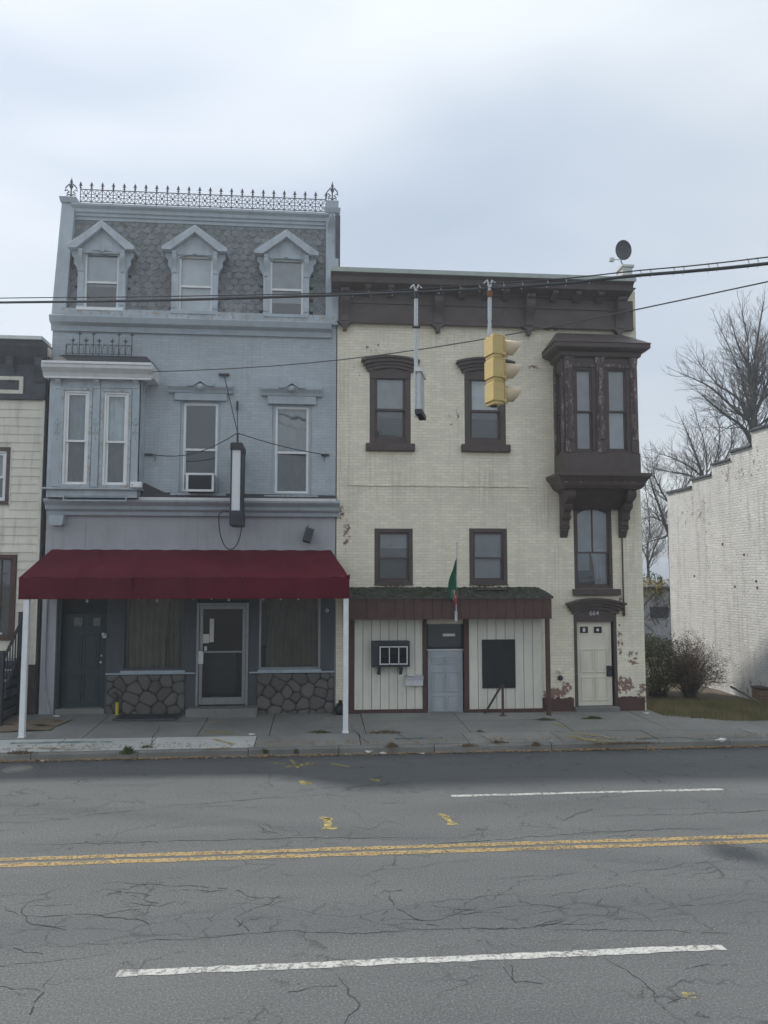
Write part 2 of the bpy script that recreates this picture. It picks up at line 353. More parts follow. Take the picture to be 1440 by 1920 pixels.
m_alu = plain('dull_aluminium', (0.29, 0.30, 0.305), 0.4, 0.08, 6, 0.05, metal=0.55)
m_steel = plain('galvanised_steel', (0.55, 0.57, 0.58), 0.45, 0.12, 20, 0.1, metal=0.4)
m_maroon = None
g = G('maroon_awning_cloth'); wv = g.noise(220, 2); big = g.noise(1.2, 4)
g.col(g.mix(g.rng(big, 0.3, 0.7), (0.095, 0.020, 0.031), (0.125, 0.026, 0.038))); wst = g.noise(1.0, 5, 0.7, g.scaled(4, 1.2, 1.2)); g.col(g.mix(g.rng(wst, 0.5, 0.75, 0, 0.4), g.mix(g.rng(big, 0.3, 0.7), (0.088, 0.009, 0.020), (0.128, 0.014, 0.028)), (0.13, 0.03, 0.04))); g.rough(0.8); g.bump(wv, 0.2, 0.002); g.b.inputs['Specular IOR Level'].default_value = 0.08; m_maroon = g.m
m_slate = None
g = G('grey_slate'); r = g.rand(); n = g.noise(16, 4, 0.7)
c = g.mix(g.rng(r, 0, 1), (0.155, 0.172, 0.185), (0.23, 0.25, 0.262)); c = g.mix(g.rng(n, 0.42, 0.72, 0, 0.75), c, (0.32, 0.325, 0.315)); c = g.mix(g.rng(g.noise(7, 5, 0.75), 0.46, 0.64, 0, 0.75), c, (0.095, 0.095, 0.09)); c = g.mix(g.rng(g.noise(1.3, 4), 0.5, 0.7, 0, 0.55), c, (0.14, 0.14, 0.135))
g.col(c); g.rough(0.7); g.bump(n, 0.5, 0.008); m_slate = g.m
g = G('field_stone'); r = g.rand(); n = g.noise(22, 5, 0.7)
c = g.mix(g.rng(r, 0, 1), (0.10, 0.098, 0.093), (0.175, 0.165, 0.152)); c = g.mix(g.rng(n, 0.4, 0.75, 0, 0.6), c, (0.15, 0.14, 0.135)); g.col(c); g.rough(0.85); g.bump(n, 0.6, 0.015); m_stone = g.m
m_mortar = plain('dark_mortar', (0.06, 0.058, 0.055), 0.9, 0.2, 10, 0.6, 40)
m_glass = glass('window_glass', refl=3.2)
m_glass_dim = glass('screened_glass', (0.5, 0.55, 0.57), 2.6, 0.26, (0.17, 0.19, 0.20))
m_glass_dusty = glass('dusty_glass', (0.75, 0.79, 0.8), 3.4, 0.12, (0.30, 0.33, 0.35))
m_glass_shop = glass('shop_glass', (0.72, 0.75, 0.75), 1.3, 0.03)
m_room = plain('dim_room', (0.06, 0.06, 0.062), 0.9, 0.1, 1, 0, dirt=0)
def cloth(name, c, tr=0.25):
    g = G(name); n = g.noise(3, 3); g.col(g.mix(g.rng(n, 0.3, 0.7), sc(c, 0.85), sc(c, 1.1))); g.rough(0.9); return g.m
m_curtain_w = cloth('pale_curtain', (0.80, 0.82, 0.82)); m_curtain_b = cloth('beige_curtain', (0.27, 0.24, 0.18)); m_blind = cloth('white_blind', (0.86, 0.87, 0.87)); m_shade = cloth('grey_shade', (0.55, 0.58, 0.60))
m_conc = None
def concrete(name, c, var=0.2):
    g = G(name); n1 = g.noise(0.8, 5, 0.65); n2 = g.noise(90, 3, 0.7); n3 = g.noise(5, 5, 0.7)
    cc = g.mix(g.rng(n1, 0.3, 0.7), sc(c, 1 - var), sc(c, 1 + var)); cc = g.mix(g.rng(n3, 0.5, 0.75, 0, 0.45), cc, sc(c, 0.6)); cc = g.mix(g.rng(n2, 0.35, 0.7, 0, 0.4), cc, sc(c, 0.7))
    cc = g.mix(1.0, cc, g.comb(*[g.rng(g.rand(), 0, 1, 0.9, 1.1)] * 3), 'MULTIPLY')
    g.col(cc); g.rough(0.9); g.bump(g.math('ADD', n2, n3), 0.35, 0.006); return g.m
m_conc_old = concrete('old_grey_concrete', (0.25, 0.245, 0.228)); m_conc_new = concrete('pale_concrete', (0.50, 0.51, 0.49), 0.1); m_kerb = concrete('kerb_concrete', (0.21, 0.205, 0.19), 0.25); m_kerb_top = m_kerb
# asphalt
g = G('worn_asphalt')
n1 = g.noise(0.5, 4, 0.6, g.scaled(0.35, 1.0, 1)); n2 = g.noise(48, 4, 0.85); n3 = g.noise(14, 5, 0.75); n4 = g.noise(1.6, 5, 0.7, g.scaled(0.25, 1.2, 1))
c = g.mix(g.rng(n1, 0.3, 0.7), (0.094, 0.099, 0.100), (0.122, 0.127, 0.127))
c = g.mix(g.rng(n4, 0.48, 0.75, 0, 0.45), c, (0.075, 0.08, 0.085))
c = g.mix(g.rng(n2, 0.52, 0.68, 0, 0.75), c, (0.29, 0.292, 0.286)); c = g.mix(g.rng(n2, 0.48, 0.32, 0, 0.8), c, (0.04, 0.041, 0.043)); c = g.mix(g.rng(n3, 0.55, 0.75, 0, 0.4), c, (0.07, 0.072, 0.076))
tar = g.rng(g.math('ABSOLUTE', g.math('ADD', g.y, 9.95)), 0.05, 0.55, 1, 0, True)        # worn wheel track with fine alligator cracks
wpn = g.n('ShaderNodeTexNoise'); g.l(g.pos, wpn.inputs['Vector']); wpn.inputs['Scale'].default_value = 3.5; wpn.inputs['Detail'].default_value = 5
wvm = g.n('ShaderNodeVectorMath', operation='MULTIPLY_ADD'); g.l(wpn.outputs['Color'], wvm.inputs[0]); wvm.inputs[1].default_value = (0.55, 0.9, 0); g.l(g.scaled(1.5, 3.6, 0), wvm.inputs[2])
vo = g.n('ShaderNodeTexVoronoi', feature='DISTANCE_TO_EDGE'); g.l(wvm.outputs[0], vo.inputs['Vector']); vo.inputs['Scale'].default_value = 1.0
wv2 = g.n('ShaderNodeVectorMath', operation='MULTIPLY_ADD'); g.l(wpn.outputs['Color'], wv2.inputs[0]); wv2.inputs[1].default_value = (0.5, 0.6, 0); g.l(g.scaled(0.5, 0.75, 0), wv2.inputs[2])
vo2 = g.n('ShaderNodeTexVoronoi', feature='DISTANCE_TO_EDGE'); g.l(wv2.outputs[0], vo2.inputs['Vector']); vo2.inputs['Scale'].default_value = 1.0
big2 = g.math('MULTIPLY', g.rng(vo2.outputs[0], 0.0, 0.011, 1, 0), g.rng(g.noise(0.9, 4, 0.7), 0.44, 0.56))
crk = g.math('MAXIMUM', big2, g.math('MULTIPLY', g.rng(vo.outputs[0], 0.0, 0.035, 1, 0), g.math('MAXIMUM', g.math('MULTIPLY', tar, g.rng(g.noise(2.2, 3), 0.40, 0.52)), g.rng(g.noise(0.7, 4, 0.6), 0.56, 0.66))))
c = g.mix(g.math('MULTIPLY', crk, 0.7), c, (0.035, 0.036, 0.037)); c = g.mix(g.math('MULTIPLY', tar, 0.3), c, (0.07, 0.074, 0.08))
for (yy, hw_, am) in ((-6.55, .45, .16), (-7.55, .35, .14), (-8.75, .4, .14), (-4.6, .7, .14), (-11.6, .5, .12), (-3.35, .35, .3)):
    c = g.mix(g.math('MULTIPLY', g.rng(g.math('ABSOLUTE', g.math('SUBTRACT', g.math('ADD', g.y, g.math('MULTIPLY', g.noise(0.35, 2), 0.5)), yy + .25)), 0.05, hw_, 1, 0, True), am * .7), c, (0.045, 0.048, 0.052))
g.col(c); g.rough(0.85); g.bump(g.math('SUBTRACT', g.math('ADD', g.math('MULTIPLY', n2, 1.0), n3), crk), 0.6, 0.01); m_asphalt = g.m
m_crack = plain('crack_dirt', (0.040, 0.041, 0.043), 0.95, 0.3, 20, 0.3, dirt=0)
m_line_w = ragged('worn_white_line', (0.50, 0.50, 0.475), 0.62, 18); m_line_w2 = ragged('faint_white_line', (0.4, 0.4, 0.39), 0.28, 14); m_line_y = ragged('worn_yellow_line', (0.38, 0.28, 0.135), 0.60, 20)
m_spray_y = ragged('yellow_spray', (0.52, 0.42, 0.14), 0.50, 12, 0.12); m_spray_t = ragged('teal_spray', (0.08, 0.22, 0.20), 0.42, 9, 0.14); m_spray_w = ragged('white_spray', (0.62, 0.6, 0.56), 0.42, 12); m_spray_r = ragged('rust_spray', (0.34, 0.22, 0.17), 0.4, 10, 0.14)
m_soil = plain('lot_soil', (0.10, 0.085, 0.06), 0.95, 0.3, 4, 0.6, 30, dirt=0)
g = G('dry_grass'); r = g.noise(1.5, 3); g.col(g.mix(g.rng(r, 0.3, 0.7), (0.15, 0.145, 0.06), (0.30, 0.25, 0.13))); g.rough(0.8); m_grass = g.m
m_weed = plain('weed_green', (0.075, 0.085, 0.035), 0.8, 0.3, 12, 0, dirt=0); m_weed_dry = plain('weed_dry', (0.16, 0.11, 0.07), 0.8, 0.3, 12, 0, dirt=0)
m_leafy = plain('dull_green_leaf', (0.085, 0.095, 0.036), 0.7, 0.35, 5, 0, dirt=0); m_leaf_y = plain('yellow_leaf', (0.30, 0.24, 0.08), 0.7, 0.3, 6, 0, dirt=0); m_ever = plain('evergreen_leaf', (0.045, 0.06, 0.04), 0.8, 0.3, 3, 0, dirt=0)
m_leaf_d = plain('fallen_leaf', (0.32, 0.21, 0.10), 0.8, 0.4, 25, 0, dirt=0)
m_bark = plain('grey_bark', (0.10, 0.094, 0.088), 0.9, 0.25, 6, 0.3, dirt=0); m_twig = plain('twig_bark', (0.13, 0.115, 0.105), 0.9, 0.25, 6, 0, dirt=0)
m_yellow = plain('signal_yellow', (0.62, 0.47, 0.20), 0.5, 0.06, 6, 0.05, dirt=0.2, dirtc=(0.35, 0.25, 0.10)); m_visor = plain('faded_visor_yellow', (0.68, 0.56, 0.38), 0.5, 0.05, 6, 0.05, dirt=0.1)
m_black = plain('black_plastic', (0.025, 0.027, 0.03), 0.5, 0.15, 8, 0.1, dirt=0); m_cable = plain('cable_sheath', (0.055, 0.058, 0.062), 0.6, 0.15, 8, 0.1, dirt=0)
m_white_acrylic = plain('white_acrylic', (0.78, 0.79, 0.80), 0.35, 0.04, 3, 0, dirt=0.12, dirtc=(0.5, 0.5, 0.5))
m_moss = plain('mossy_shingle', (0.055, 0.058, 0.048), 0.95, 0.5, 9, 0.8, 25, dirt=0.4, dirtc=(0.04, 0.06, 0.025)); m_mossy_green = plain('moss', (0.035, 0.05, 0.022), 0.95, 0.4, 12, 0.8, 30, dirt=0)
m_plank = plain('cream_planks', (0.76, 0.735, 0.64), 0.6, 0.05, 2, 0.1, dirt=0.3, dirtc=(0.33, 0.31, 0.26), obj_var=0.03)
m_door_blue = plain('pale_blue_door', (0.42, 0.455, 0.48), 0.45, 0.05, 3, 0.08, dirt=0.3); m_door_white = plain('off_white_door', (0.75, 0.70, 0.585), 0.45, 0.04, 3, 0.08, dirt=0.3)
m_yellow_pipe = plain('yellow_pipe', (0.60, 0.50, 0.06), 0.5, 0.1, 6, 0.1); m_card = plain('wet_cardboard', (0.21, 0.17, 0.12), 0.9, 0.2, 5, 0.2)
m_litter = plain('crumpled_paper', (0.72, 0.68, 0.66), 0.7, 0.1, 20, 0.2, dirt=0.1); m_flag_g = plain('green_flag_cloth', (0.02, 0.13, 0.07), 0.8, 0.2, 5, 0.1); m_flag_r = plain('frayed_flag_cloth', (0.42, 0.36, 0.34), 0.85, 0.35, 14, 0.1, dirtc=(0.3, 0.06, 0.05), dirt=0.6)
m_far_wall = None
g = G('pale_far_wall'); n = g.noise(3.0, 5, 0.75, dist=1.2); g.col(g.mix(g.rng(n, 0.48, 0.6), (0.42, 0.44, 0.47), (0.28, 0.29, 0.31))); g.rough(0.8); m_far_wall = g.m  # darker mottling in the colour stands in for vine shadows
m_roof = plain('tar_roof', (0.06, 0.06, 0.065), 0.9, 0.2, 3, 0.3, dirt=0)

# ================================================================== SETTING
bx0 = MB().face([(-700, -400, -0.06), (700, -400, -0.06), (700, 900, -0.06), (-700, 900, -0.06)]).build('ground', m_soil)
tag(bx0, 'bare earth ground running out to the horizon', kind='structure')
KY = -3.12                                                     # road edge of the kerb
road = MB()
xs = [-120, -40] + [-20 + 2 * i for i in range(21)] + [40, 120]; ys = [-60, -30] + [-22 + 1.0 * i for i in range(19)] + [KY + 0.02]
for i in range(len(xs) - 1):
    for j in range(len(ys) - 1):
        road.face([(xs[i], ys[j], 0), (xs[i + 1], ys[j], 0), (xs[i + 1], ys[j + 1], 0), (xs[i], ys[j + 1], 0)])
road = tag(road.build('road', m_asphalt), 'grey cracked asphalt road with yellow and white lines', kind='structure')
def line(x0, x1, y, w, m, z=0.004):
    b = MB(); n = max(2, int((x1 - x0) / 0.12)); lo = []; hi = []
    for i in range(n + 1):
        x = x0 + (x1 - x0) * i / n; lo.append((x, y - w / 2 + random.uniform(-.012, .012), z)); hi.append((x, y + w / 2 + random.uniform(-.012, .012), z))
    for i in range(n): b.face([lo[i], lo[i + 1], hi[i + 1], hi[i]])
    return b.build('lane_line', m, road, fix=False)
line(-60, 60, -8.03, 0.115, m_line_y); line(-60, 60, -8.215, 0.115, m_line_y)
line(2.03, 6.26, -5.93, 0.095, m_line_w)
line(-1.62, 3.62, -10.78, 0.105, m_line_w); line(9.5, 13.5, -10.78, 0.105, m_line_w)
line(-10, -4.0, -3.95, 0.11, m_line_w2); line(-3.7, -3.1, -3.9, 0.05, m_line_w2); line(1.3, 2.6, -3.62, 0.05, m_line_w2)
line(3.0, 9.5, -3.55, 0.05, m_line_w2)
# cracks: thin open seams filled with dark dirt
def crack_strip(b, pts, w, z=0.003, jit=0.05, step=0.07):
    P = []
    for a, c in zip(pts[:-1], pts[1:]):
        L = math.dist(a, c); n = max(1, int(L / step))
        for i in range(n):
            t = i / n; P.append((a[0] + (c[0] - a[0]) * t, a[1] + (c[1] - a[1]) * t))
    P.append(pts[-1]); ox = oy = 0; Q = []
    for i, p in enumerate(P):
        ox = ox * 0.8 + random.uniform(-jit, jit) * 0.6; oy = oy * 0.8 + random.uniform(-jit, jit) * 0.6; Q.append((p[0] + ox, p[1] + oy))
    n = len(Q)
    for i in range(n - 1):
        a, c = Vector(Q[i]), Vector(Q[i + 1]); d = c - a
        if d.length < 1e-6: continue
        d.normalize(); nn = Vector((-d.y, d.x))
        w0 = w * random.uniform(0.35, 1.1) * min(1, 4 * (i + 1) / n, 4 * (n - i) / n); w1 = w0
        if random.random() < 0.06: continue
        b.face([(a.x - nn.x * w0, a.y - nn.y * w0, z), (c.x - nn.x * w1, c.y - nn.y * w1, z), (c.x + nn.x * w1, c.y + nn.y * w1, z), (a.x + nn.x * w0, a.y + nn.y * w0, z)])
cb_ = MB()
RC = [[(0, 1776), (240, 1768), (420, 1756), (720, 1748), (1000, 1738), (1270, 1718)], [(1000, 1740), (1250, 1750), (1440, 1760)], [(30, 1715), (160, 1720), (260, 1730), (290, 1752)], [(440, 1722), (460, 1708), (510, 1688)],
      [(510, 1690), (425, 1670), (370, 1660), (200, 1655)], [(440, 1720), (450, 1738), (470, 1752)], [(625, 1822), (640, 1850), (668, 1880), (640, 1915)], [(1130, 1795), (1170, 1815), (1210, 1850), (1250, 1880)],
      [(722, 1670), (745, 1705), (760, 1718), (820, 1740)], [(505, 1447), (508, 1465), (516, 1478)], [(516, 1480), (600, 1478), (720, 1472), (800, 1462)], [(120, 1534), (165, 1520), (205, 1505)], [(0, 1548), (140, 1532), (330, 1510), (600, 1490)],
      [(1060, 1540), (1080, 1525), (1110, 1520)], [(1070, 1550), (1110, 1557), (1140, 1560)], [(485, 1545), (490, 1558), (520, 1565)], [(0, 1587), (330, 1577), (650, 1572), (860, 1570)], [(690, 1556), (720, 1540)], [(900, 1710), (930, 1702), (1000, 1700), (1120, 1704)],
      [(945, 1815), (960, 1840)], [(1120, 1695), (1140, 1705), (1130, 1718)], [(720, 1725), (830, 1720), (900, 1702)], [(350, 1690), (300, 1700), (240, 1682)], [(80, 1860), (50, 1880), (45, 1900)], [(170, 1690), (230, 1672)], [(60, 1690), (50, 1700), (45, 1712), (60, 1735), (130, 1738)],
      [(820, 1462), (900, 1458), (1080, 1455)], [(1100, 1530), (1280, 1526), (1440, 1520)], [(720, 1590), (1100, 1562), (1440, 1548)]]
for c_ in RC: crack_strip(cb_, [gnd(*p) for p in c_], random.uniform(.0035, .0075))
for c_ in RC:
    for k in range(2):
        p = gnd(*random.choice(c_)); a = random.uniform(0, 6.28); L = random.uniform(.15, .6)
        crack_strip(cb_, [p, (p[0] + L * math.cos(a), p[1] + .5 * L * math.sin(a))], .004)
for k in range(45):
    x = random.uniform(-6, 9); y = random.uniform(-12.5, -4); a = random.uniform(-.3, .3); L = random.uniform(.4, 1.8)
    crack_strip(cb_, [(x, y), (x + L, y + L * a)], .0032)
tag(cb_.build('cracks', m_crack, road, fix=False), kind='stuff')
# utility paint on the road and pavement, as drawn strokes with ragged edges
def spray(parent, strokes, m, w, zf=lambda x, y: 0.0045):
    b = MB()
    for st in strokes:
        P = [Vector(p) for p in st]
        for a, c in zip(P[:-1], P[1:]):
            d = (c - a); L = d.length; d.normalize(); nn = Vector((-d.y, d.x)); n = max(1, int(L / .05)); prev = None
            for i in range(n + 1):
                q = a + d * (L * i / n); ww = w * random.uniform(.6, 1.25)
                cur = (q - nn * ww, q + nn * ww)
                if prev: b.face([(*prev[0], zf(*prev[0])), (*cur[0], zf(*cur[0])), (*cur[1], zf(*cur[1])), (*prev[1], zf(*prev[1]))])
                prev = cur
    return b.build('paint_mark', m, parent, fix=False)
def gp2(*l): return [gnd(*p) for p in l]
spray(road, [gp2((600, 1533), (622, 1537)), gp2((612, 1534), (616, 1550)), gp2((606, 1552), (632, 1554))], m_spray_y, .05)
spray(road, [gp2((822, 1527), (842, 1532)), gp2((832, 1530), (846, 1543)), gp2((838, 1545), (858, 1546))], m_spray_y, .05)
spray(road, [gp2((560, 1464), (580, 1470)), gp2((566, 1471), (582, 1467))], m_spray_y, .05)
spray(road, [gp2((695, 1461), (715, 1466))], m_spray_y, .04)
spray(road, [gp2((505, 1430), (570, 1436), (600, 1429)), gp2((530, 1440), (580, 1431)), gp2((545, 1424), (560, 1441)), gp2((620, 1432), (655, 1438))], m_spray_y, .03)
spray(road, [gp2((1280, 1866), (1305, 1868))], m_spray_y, .05)
# round utility cover in the gutter
cx_, cy_ = gnd(33, 1442); cov = MB().lathe([(.0, .0), (.17, .0), (.17, .012), (.2, .012), (.2, .0), (.24, .0), (.24, .008), (.25, .0)], (cx_, cy_, .002), 20)
tag(cov.build('utility_cover', m_kerb, None, smooth=False), 'small round utility cover set in the gutter asphalt', 'cover')

side = thing('sidewalk', (0, -1.5, 0), 'concrete sidewalk of large slabs in front of the houses', None, kind='structure')
def slab(x0, x1, y0, y1, m, lean=(0, 0)):
    g_ = 0.008; x0 += g_; x1 -= g_; y0 += g_; y1 -= g_
    dz = random.uniform(-.006, .006); n = 4; b = MB()
    def t(x, y): return gz(x, y) + dz
    P = [[(x0 + (x1 - x0) * i / n + lean[0] * ((y - y0) / (y1 - y0) if y1 > y0 else 0), y) for i in range(n + 1)] for y in (y0, (y0 + y1) / 2, y1)]
    for j in range(2):
        for i in range(n):
            q = [P[j][i], P[j][i + 1], P[j + 1][i + 1], P[j + 1][i]]; b.face([(a, c, t(a, c)) for a, c in q])
    rim = [P[0][i] for i in range(n + 1)] + [P[1][n], P[2][n]] + [P[2][i] for i in range(n - 1, -1, -1)] + [P[1][0]]
    for i in range(len(rim)):
        a, c = rim[i], rim[(i + 1) % len(rim)]; b.face([(*a, t(*a)), (*a, -.02), (*c, -.02), (*c, t(*c))])
    return b.build('slab', m, side)
FY = -2.13                                                     # joint between front strip and the slabs along the houses
xj = [-16, -13.0, -9.6, -7.4, -4.75, -3.05, -1.13, 0.85, 2.9, 4.7, 6.6, 8.7, 10.9, 13.5, 17]
for i in range(len(xj) - 1):
    m_ = m_conc_new if xj[i + 1] <= -1.0 else m_conc_old
    slab(xj[i], xj[i + 1], -3.0, FY, m_)
xk = [-16, -12.5, -9, -6.5, -4.45, -2.3, -0.9, 1.0, 3.1, 5.2, 7.2, 9.3, 12, 17]
for i in range(len(xk) - 1):
    slab(xk[i], xk[i + 1], FY, -1.0 if xk[i] > 9.5 else -0.95, m_conc_old)
    if xk[i] < 7.5: slab(xk[i], xk[i + 1] if xk[i+1] < 9 else 8.3, -0.95, 0.45, m_conc_old)
bed = MB()
for i in range(22):
    a = -16 + 1.5 * i; c = a + 1.5
    bed.face([(a, -3.0, gz(a, -3.0) - .02), (c, -3.0, gz(c, -3.0) - .02), (c, .4, gz(c, .4) - .02), (a, .4, gz(a, .4) - .02)])
bed.build('joint_bed', m_crack, side)
scb = MB()
def szf(x, y): return gz(x, y) + .009
for c_ in [[(660, 1360), (670, 1375), (690, 1390)], [(890, 1370), (930, 1388), (960, 1398)], [(300, 1360), (280, 1400)], [(735, 1365), (755, 1378), (800, 1396)], [(560, 1362), (640, 1364)]]:
    P = [gnd(*p, .2) for p in c_]
    tmp = MB(); crack_strip(tmp, P, .009, jit=.03)
    for f in tmp.f: scb.face([(tmp.v[i][0], tmp.v[i][1], szf(*tmp.v[i][:2])) for i in f])
tag(scb.build('cracks', m_crack, side, fix=False), kind='stuff')
def gs(*l): return [gnd(p[0], p[1], .17) for p in l]
spray(side, [gs((1060, 1377), (1140, 1392)), gs((1075, 1372), (1120, 1378)), gs((1095, 1385), (1150, 1388)), gs((1035, 1357), (1060, 1363))], m_spray_y, .06, szf)
spray(side, [gs((400, 1386), (440, 1394)), gs((380, 1402), (430, 1399)), gs((395, 1361), (415, 1358)), gs((380, 1373), (440, 1377))], m_spray_y, .05, szf)
spray(side, [gs((20, 1394), (120, 1392), (210, 1391))], m_spray_t, .07, szf)
spray(side, [gs((740, 1384), (830, 1382))], m_spray_t, .07, szf); spray(side, [gs((1190, 1383), (1270, 1380), (1320, 1384))], m_spray_t, .06, szf); spray(side, [gs((1115, 1376), (1170, 1384))], m_spray_w, .03, szf)
spray(side, [gs((125, 1400), (170, 1398), (200, 1400)), gs((8, 1404), (18, 1400))], m_spray_w, .03, szf); spray(side, [gs((30, 1403), (75, 1401), (110, 1403), (190, 1402))], m_spray_r, .06, szf)
# kerb, stone by stone
kerb = thing('kerb', (0, KY, 0), 'worn concrete kerb along the edge of the road', None, kind='structure')
x = -15.2
while x < 17:
    L = random.uniform(1.6, 2.3); d = random.uniform(-.008, .008); z = .135 + random.uniform(-.012, .006)
    b = MB(); n = 5
    prof = [(KY - .02, -.02), (KY + d, .03), (KY + .012 + d, z - .03), (KY + .04 + d, z), (-3.006, z + .004), (-3.006, -.02)]
    for i in range(n):
        a, c = x + .006 + (L - .012) * i / n, x + .006 + (L - .012) * (i + 1) / n
        for k in range(len(prof) - 1):
            (y0, z0), (y1, z1) = prof[k], prof[k + 1]; b.face([(a, y0, z0), (c, y0, z0), (c, y1, z1), (a, y1, z1)])
    b.prism([(p[0], p[1]) for p in prof], x + .006, x + .0061, 'x'); b.prism([(p[0], p[1]) for p in prof], x + L - .0061, x + L - .006, 'x')
    b.build('kerb_stone', m_kerb, kerb); x += L
# vacant lot
lot = MB()
for i in range(12):
    for j in range(12):
        a, c = 7.2 + .9 * i, 8.1 + .9 * i; e, f_ = -1.0 + 2 * j, 1.0 + 2 * j
        def lz(x, y): return .12 + .03 * math.sin(x * 2.1 + y) + (.02 if y > 0 else 0)
        lot.face([(a, e, lz(a, e)), (c, e, lz(c, e)), (c, f_, lz(c, f_)), (a, f_, lz(a, f_))])
tag(lot.build('lot_ground', m_soil), 'bare earth and turf of the vacant lot beside the cream house', kind='structure')
gb = MB()
for i in range(15000):
    x = random.uniform(7.75, 11.0); y = -1.35 + 2.4 * random.random() ** 1.3 if x > 8.4 else random.uniform(-.75 - (x - 7.75) * .9, .8)
    if x < 9.3 and y < -.62 - .55 * (x - 7.75) + random.uniform(-.15, .15): continue
    h = random.uniform(.04, .15) * (1.25 if y > .2 else 1); a = random.uniform(0, 6.28); w = .006; dx, dy = w * math.cos(a), w * math.sin(a); lx, ly = random.uniform(-.05, .05), random.uniform(-.05, .05)
    z = .15
    gb.face([(x - dx, y - dy, z), (x + dx, y + dy, z), (x + lx, y + ly, z + h)])
tag(gb.build('grass', m_grass, fix=False), 'patchy dry grass at the edge of the vacant lot', 'grass', kind='stuff')
gl_ = MB()
for i in range(3800):
    if random.random() < .75: x = random.uniform(-8, 10); y = KY - abs(random.gauss(0, .07)) - .01; z = .012 + random.random() * .02
    else: x = random.uniform(-6, 10.5); y = random.uniform(-3, -2.6); z = gz(x, y) + .015
    if -2.5 < x < 4.5 and random.random() < .3: continue
    a = random.uniform(0, 6.28); s = random.uniform(.014, .036); t = random.uniform(-.5, .5)
    c_, s_ = math.cos(a) * s, math.sin(a) * s
    gl_.face([(x - c_, y - s_, z), (x + s_ * .5, y - c_ * .5, z + s * t), (x + c_, y + s_, z + s * .3), (x - s_ * .5, y + c_ * .5, z)])
tag(gl_.build('fallen_leaves', m_leaf_d, fix=False), 'dry fallen leaves gathered along the gutter and kerb', 'leaves', kind='stuff')
def tuft(px, py, w, h, n, m, label, Z=.15):
    x0, y0 = gnd(px, py, Z); z0 = gz(x0, y0); b = MB()
    for i in range(n):
        x = x0 + random.gauss(0, w / 2.2); y = y0 + random.gauss(0, .04); a = random.uniform(0, 6.28); hh = h * random.uniform(.4, 1) * max(.3, 1 - abs(x - x0) / (w * 1.3)); l = hh * random.uniform(.2, .9)
        tip = (x + l * math.cos(a), y + l * math.sin(a) * .7, z0 + hh); d = .007
        mid = (x + l * .4 * math.cos(a), y + l * .3 * math.sin(a), z0 + hh * .65)
        b.face([(x - d, y, z0), (x + d, y, z0), (mid[0] + d * .8, mid[1], mid[2]), (mid[0] - d * .8, mid[1], mid[2])]); b.face([(mid[0] - d * .8, mid[1], mid[2]), (mid[0] + d * .8, mid[1], mid[2]), tip])
    tag(b.build('weed', m, fix=False), label, 'weed', 'weeds in the pavement joints')
tuft(240, 1412, .13, .17, 170, m_weed, 'bushy dark weed on the kerb in front of the yellow pipe')
tuft(38, 1412, .33, .08, 150, m_weed_dry, 'low flat dry weed on the kerb beside the awning post at the siding house')
tuft(275, 1401, .16, .05, 60, m_weed, 'small weed in a joint of the pale concrete slabs')
tuft(498, 1411, .06, .13, 50, m_weed, 'narrow weed on the kerb in front of the glass shop door')
tuft(556, 1411, .05, .11, 40, m_weed, 'thin weed on the kerb in front of the right shop window')
tuft(720, 1376, .42, .07, 190, m_weed_dry, 'spreading brown weed row beside the white post nearest the cream house')
tuft(600, 1376, .28, .07, 110, m_weed, 'low weeds in the slab joint just inside the awning post')
tuft(735, 1400, .14, .12, 110, m_weed_dry, 'brown weed at the kerb in front of the pale blue door')
tuft(900, 1373, .08, .05, 60, m_weed_dry, 'tiny dry weed on the slab crack in front of the black panel')
tuft(935, 1392, .2, .06, 110, m_weed_dry, 'dry weed at the kerb end of the slab crack')
tuft(1022, 1352, .27, .06, 170, m_weed, 'green weed strip by the brown post of the shed')
tuft(1112, 1349, .28, .08, 200, m_weed, 'green weed strip in front of the white numbered door')
tuft(1005, 1397, .12, .1, 70, m_weed_dry, 'wiry weed on the kerb in front of the brown post')
tuft(1180, 1394, .9, .05, 420, m_weed_dry, 'long dead weed row along the kerb in front of the lot corner')
tuft(880, 1398, .25, .06, 120, m_weed_dry, 'dead weed row at the kerb in front of the handrail')
def crumple(px, py, s, label, Z, sx=1.0):
    x, y = gnd(px, py, Z); b = bmesh.new(); bmesh.ops.create_icosphere(b, subdivisions=2, radius=s)
    for v in b.verts:
        v.co *= random.uniform(.55, 1.15); v.co.x *= sx; v.co.z = v.co.z * .45 + s * .4
    me = bpy.data.meshes.new('litter'); b.to_mesh(me); b.free(); me.materials.append(m_litter)
    o = bpy.data.objects.new('litter', me); COL.objects.link(o); o.location = (x, y, Z); tag(o, label, 'litter', 'litter by the kerb')
crumple(690, 1413, .09, 'pinkish crumpled paper lying in the gutter in front of the cream house', .0, 1.4); crumple(718, 1415, .06, 'small white scrap next to the gutter paper', .0, 1.3)
crumple(1352, 1391, .085, 'white crumpled wrapper on the kerb before the vacant lot', .14, 1.5); crumple(472, 1379, .05, 'small white scrap of paper on the slabs before the shop step', .15, 1.5); crumple(80, 1428, .04, 'white scrap in the gutter before the siding house', .0)
crumple(105, 1344, .04, 'flat white scrap at the foot of the left shop pilaster', .3, 1.8); crumple(792, 1414, .035, 'tiny white scrap in the gutter beyond the paper', .0, 2); crumple(1212, 1339, .05, 'white scrap at the cream house corner', .16, 1.6)

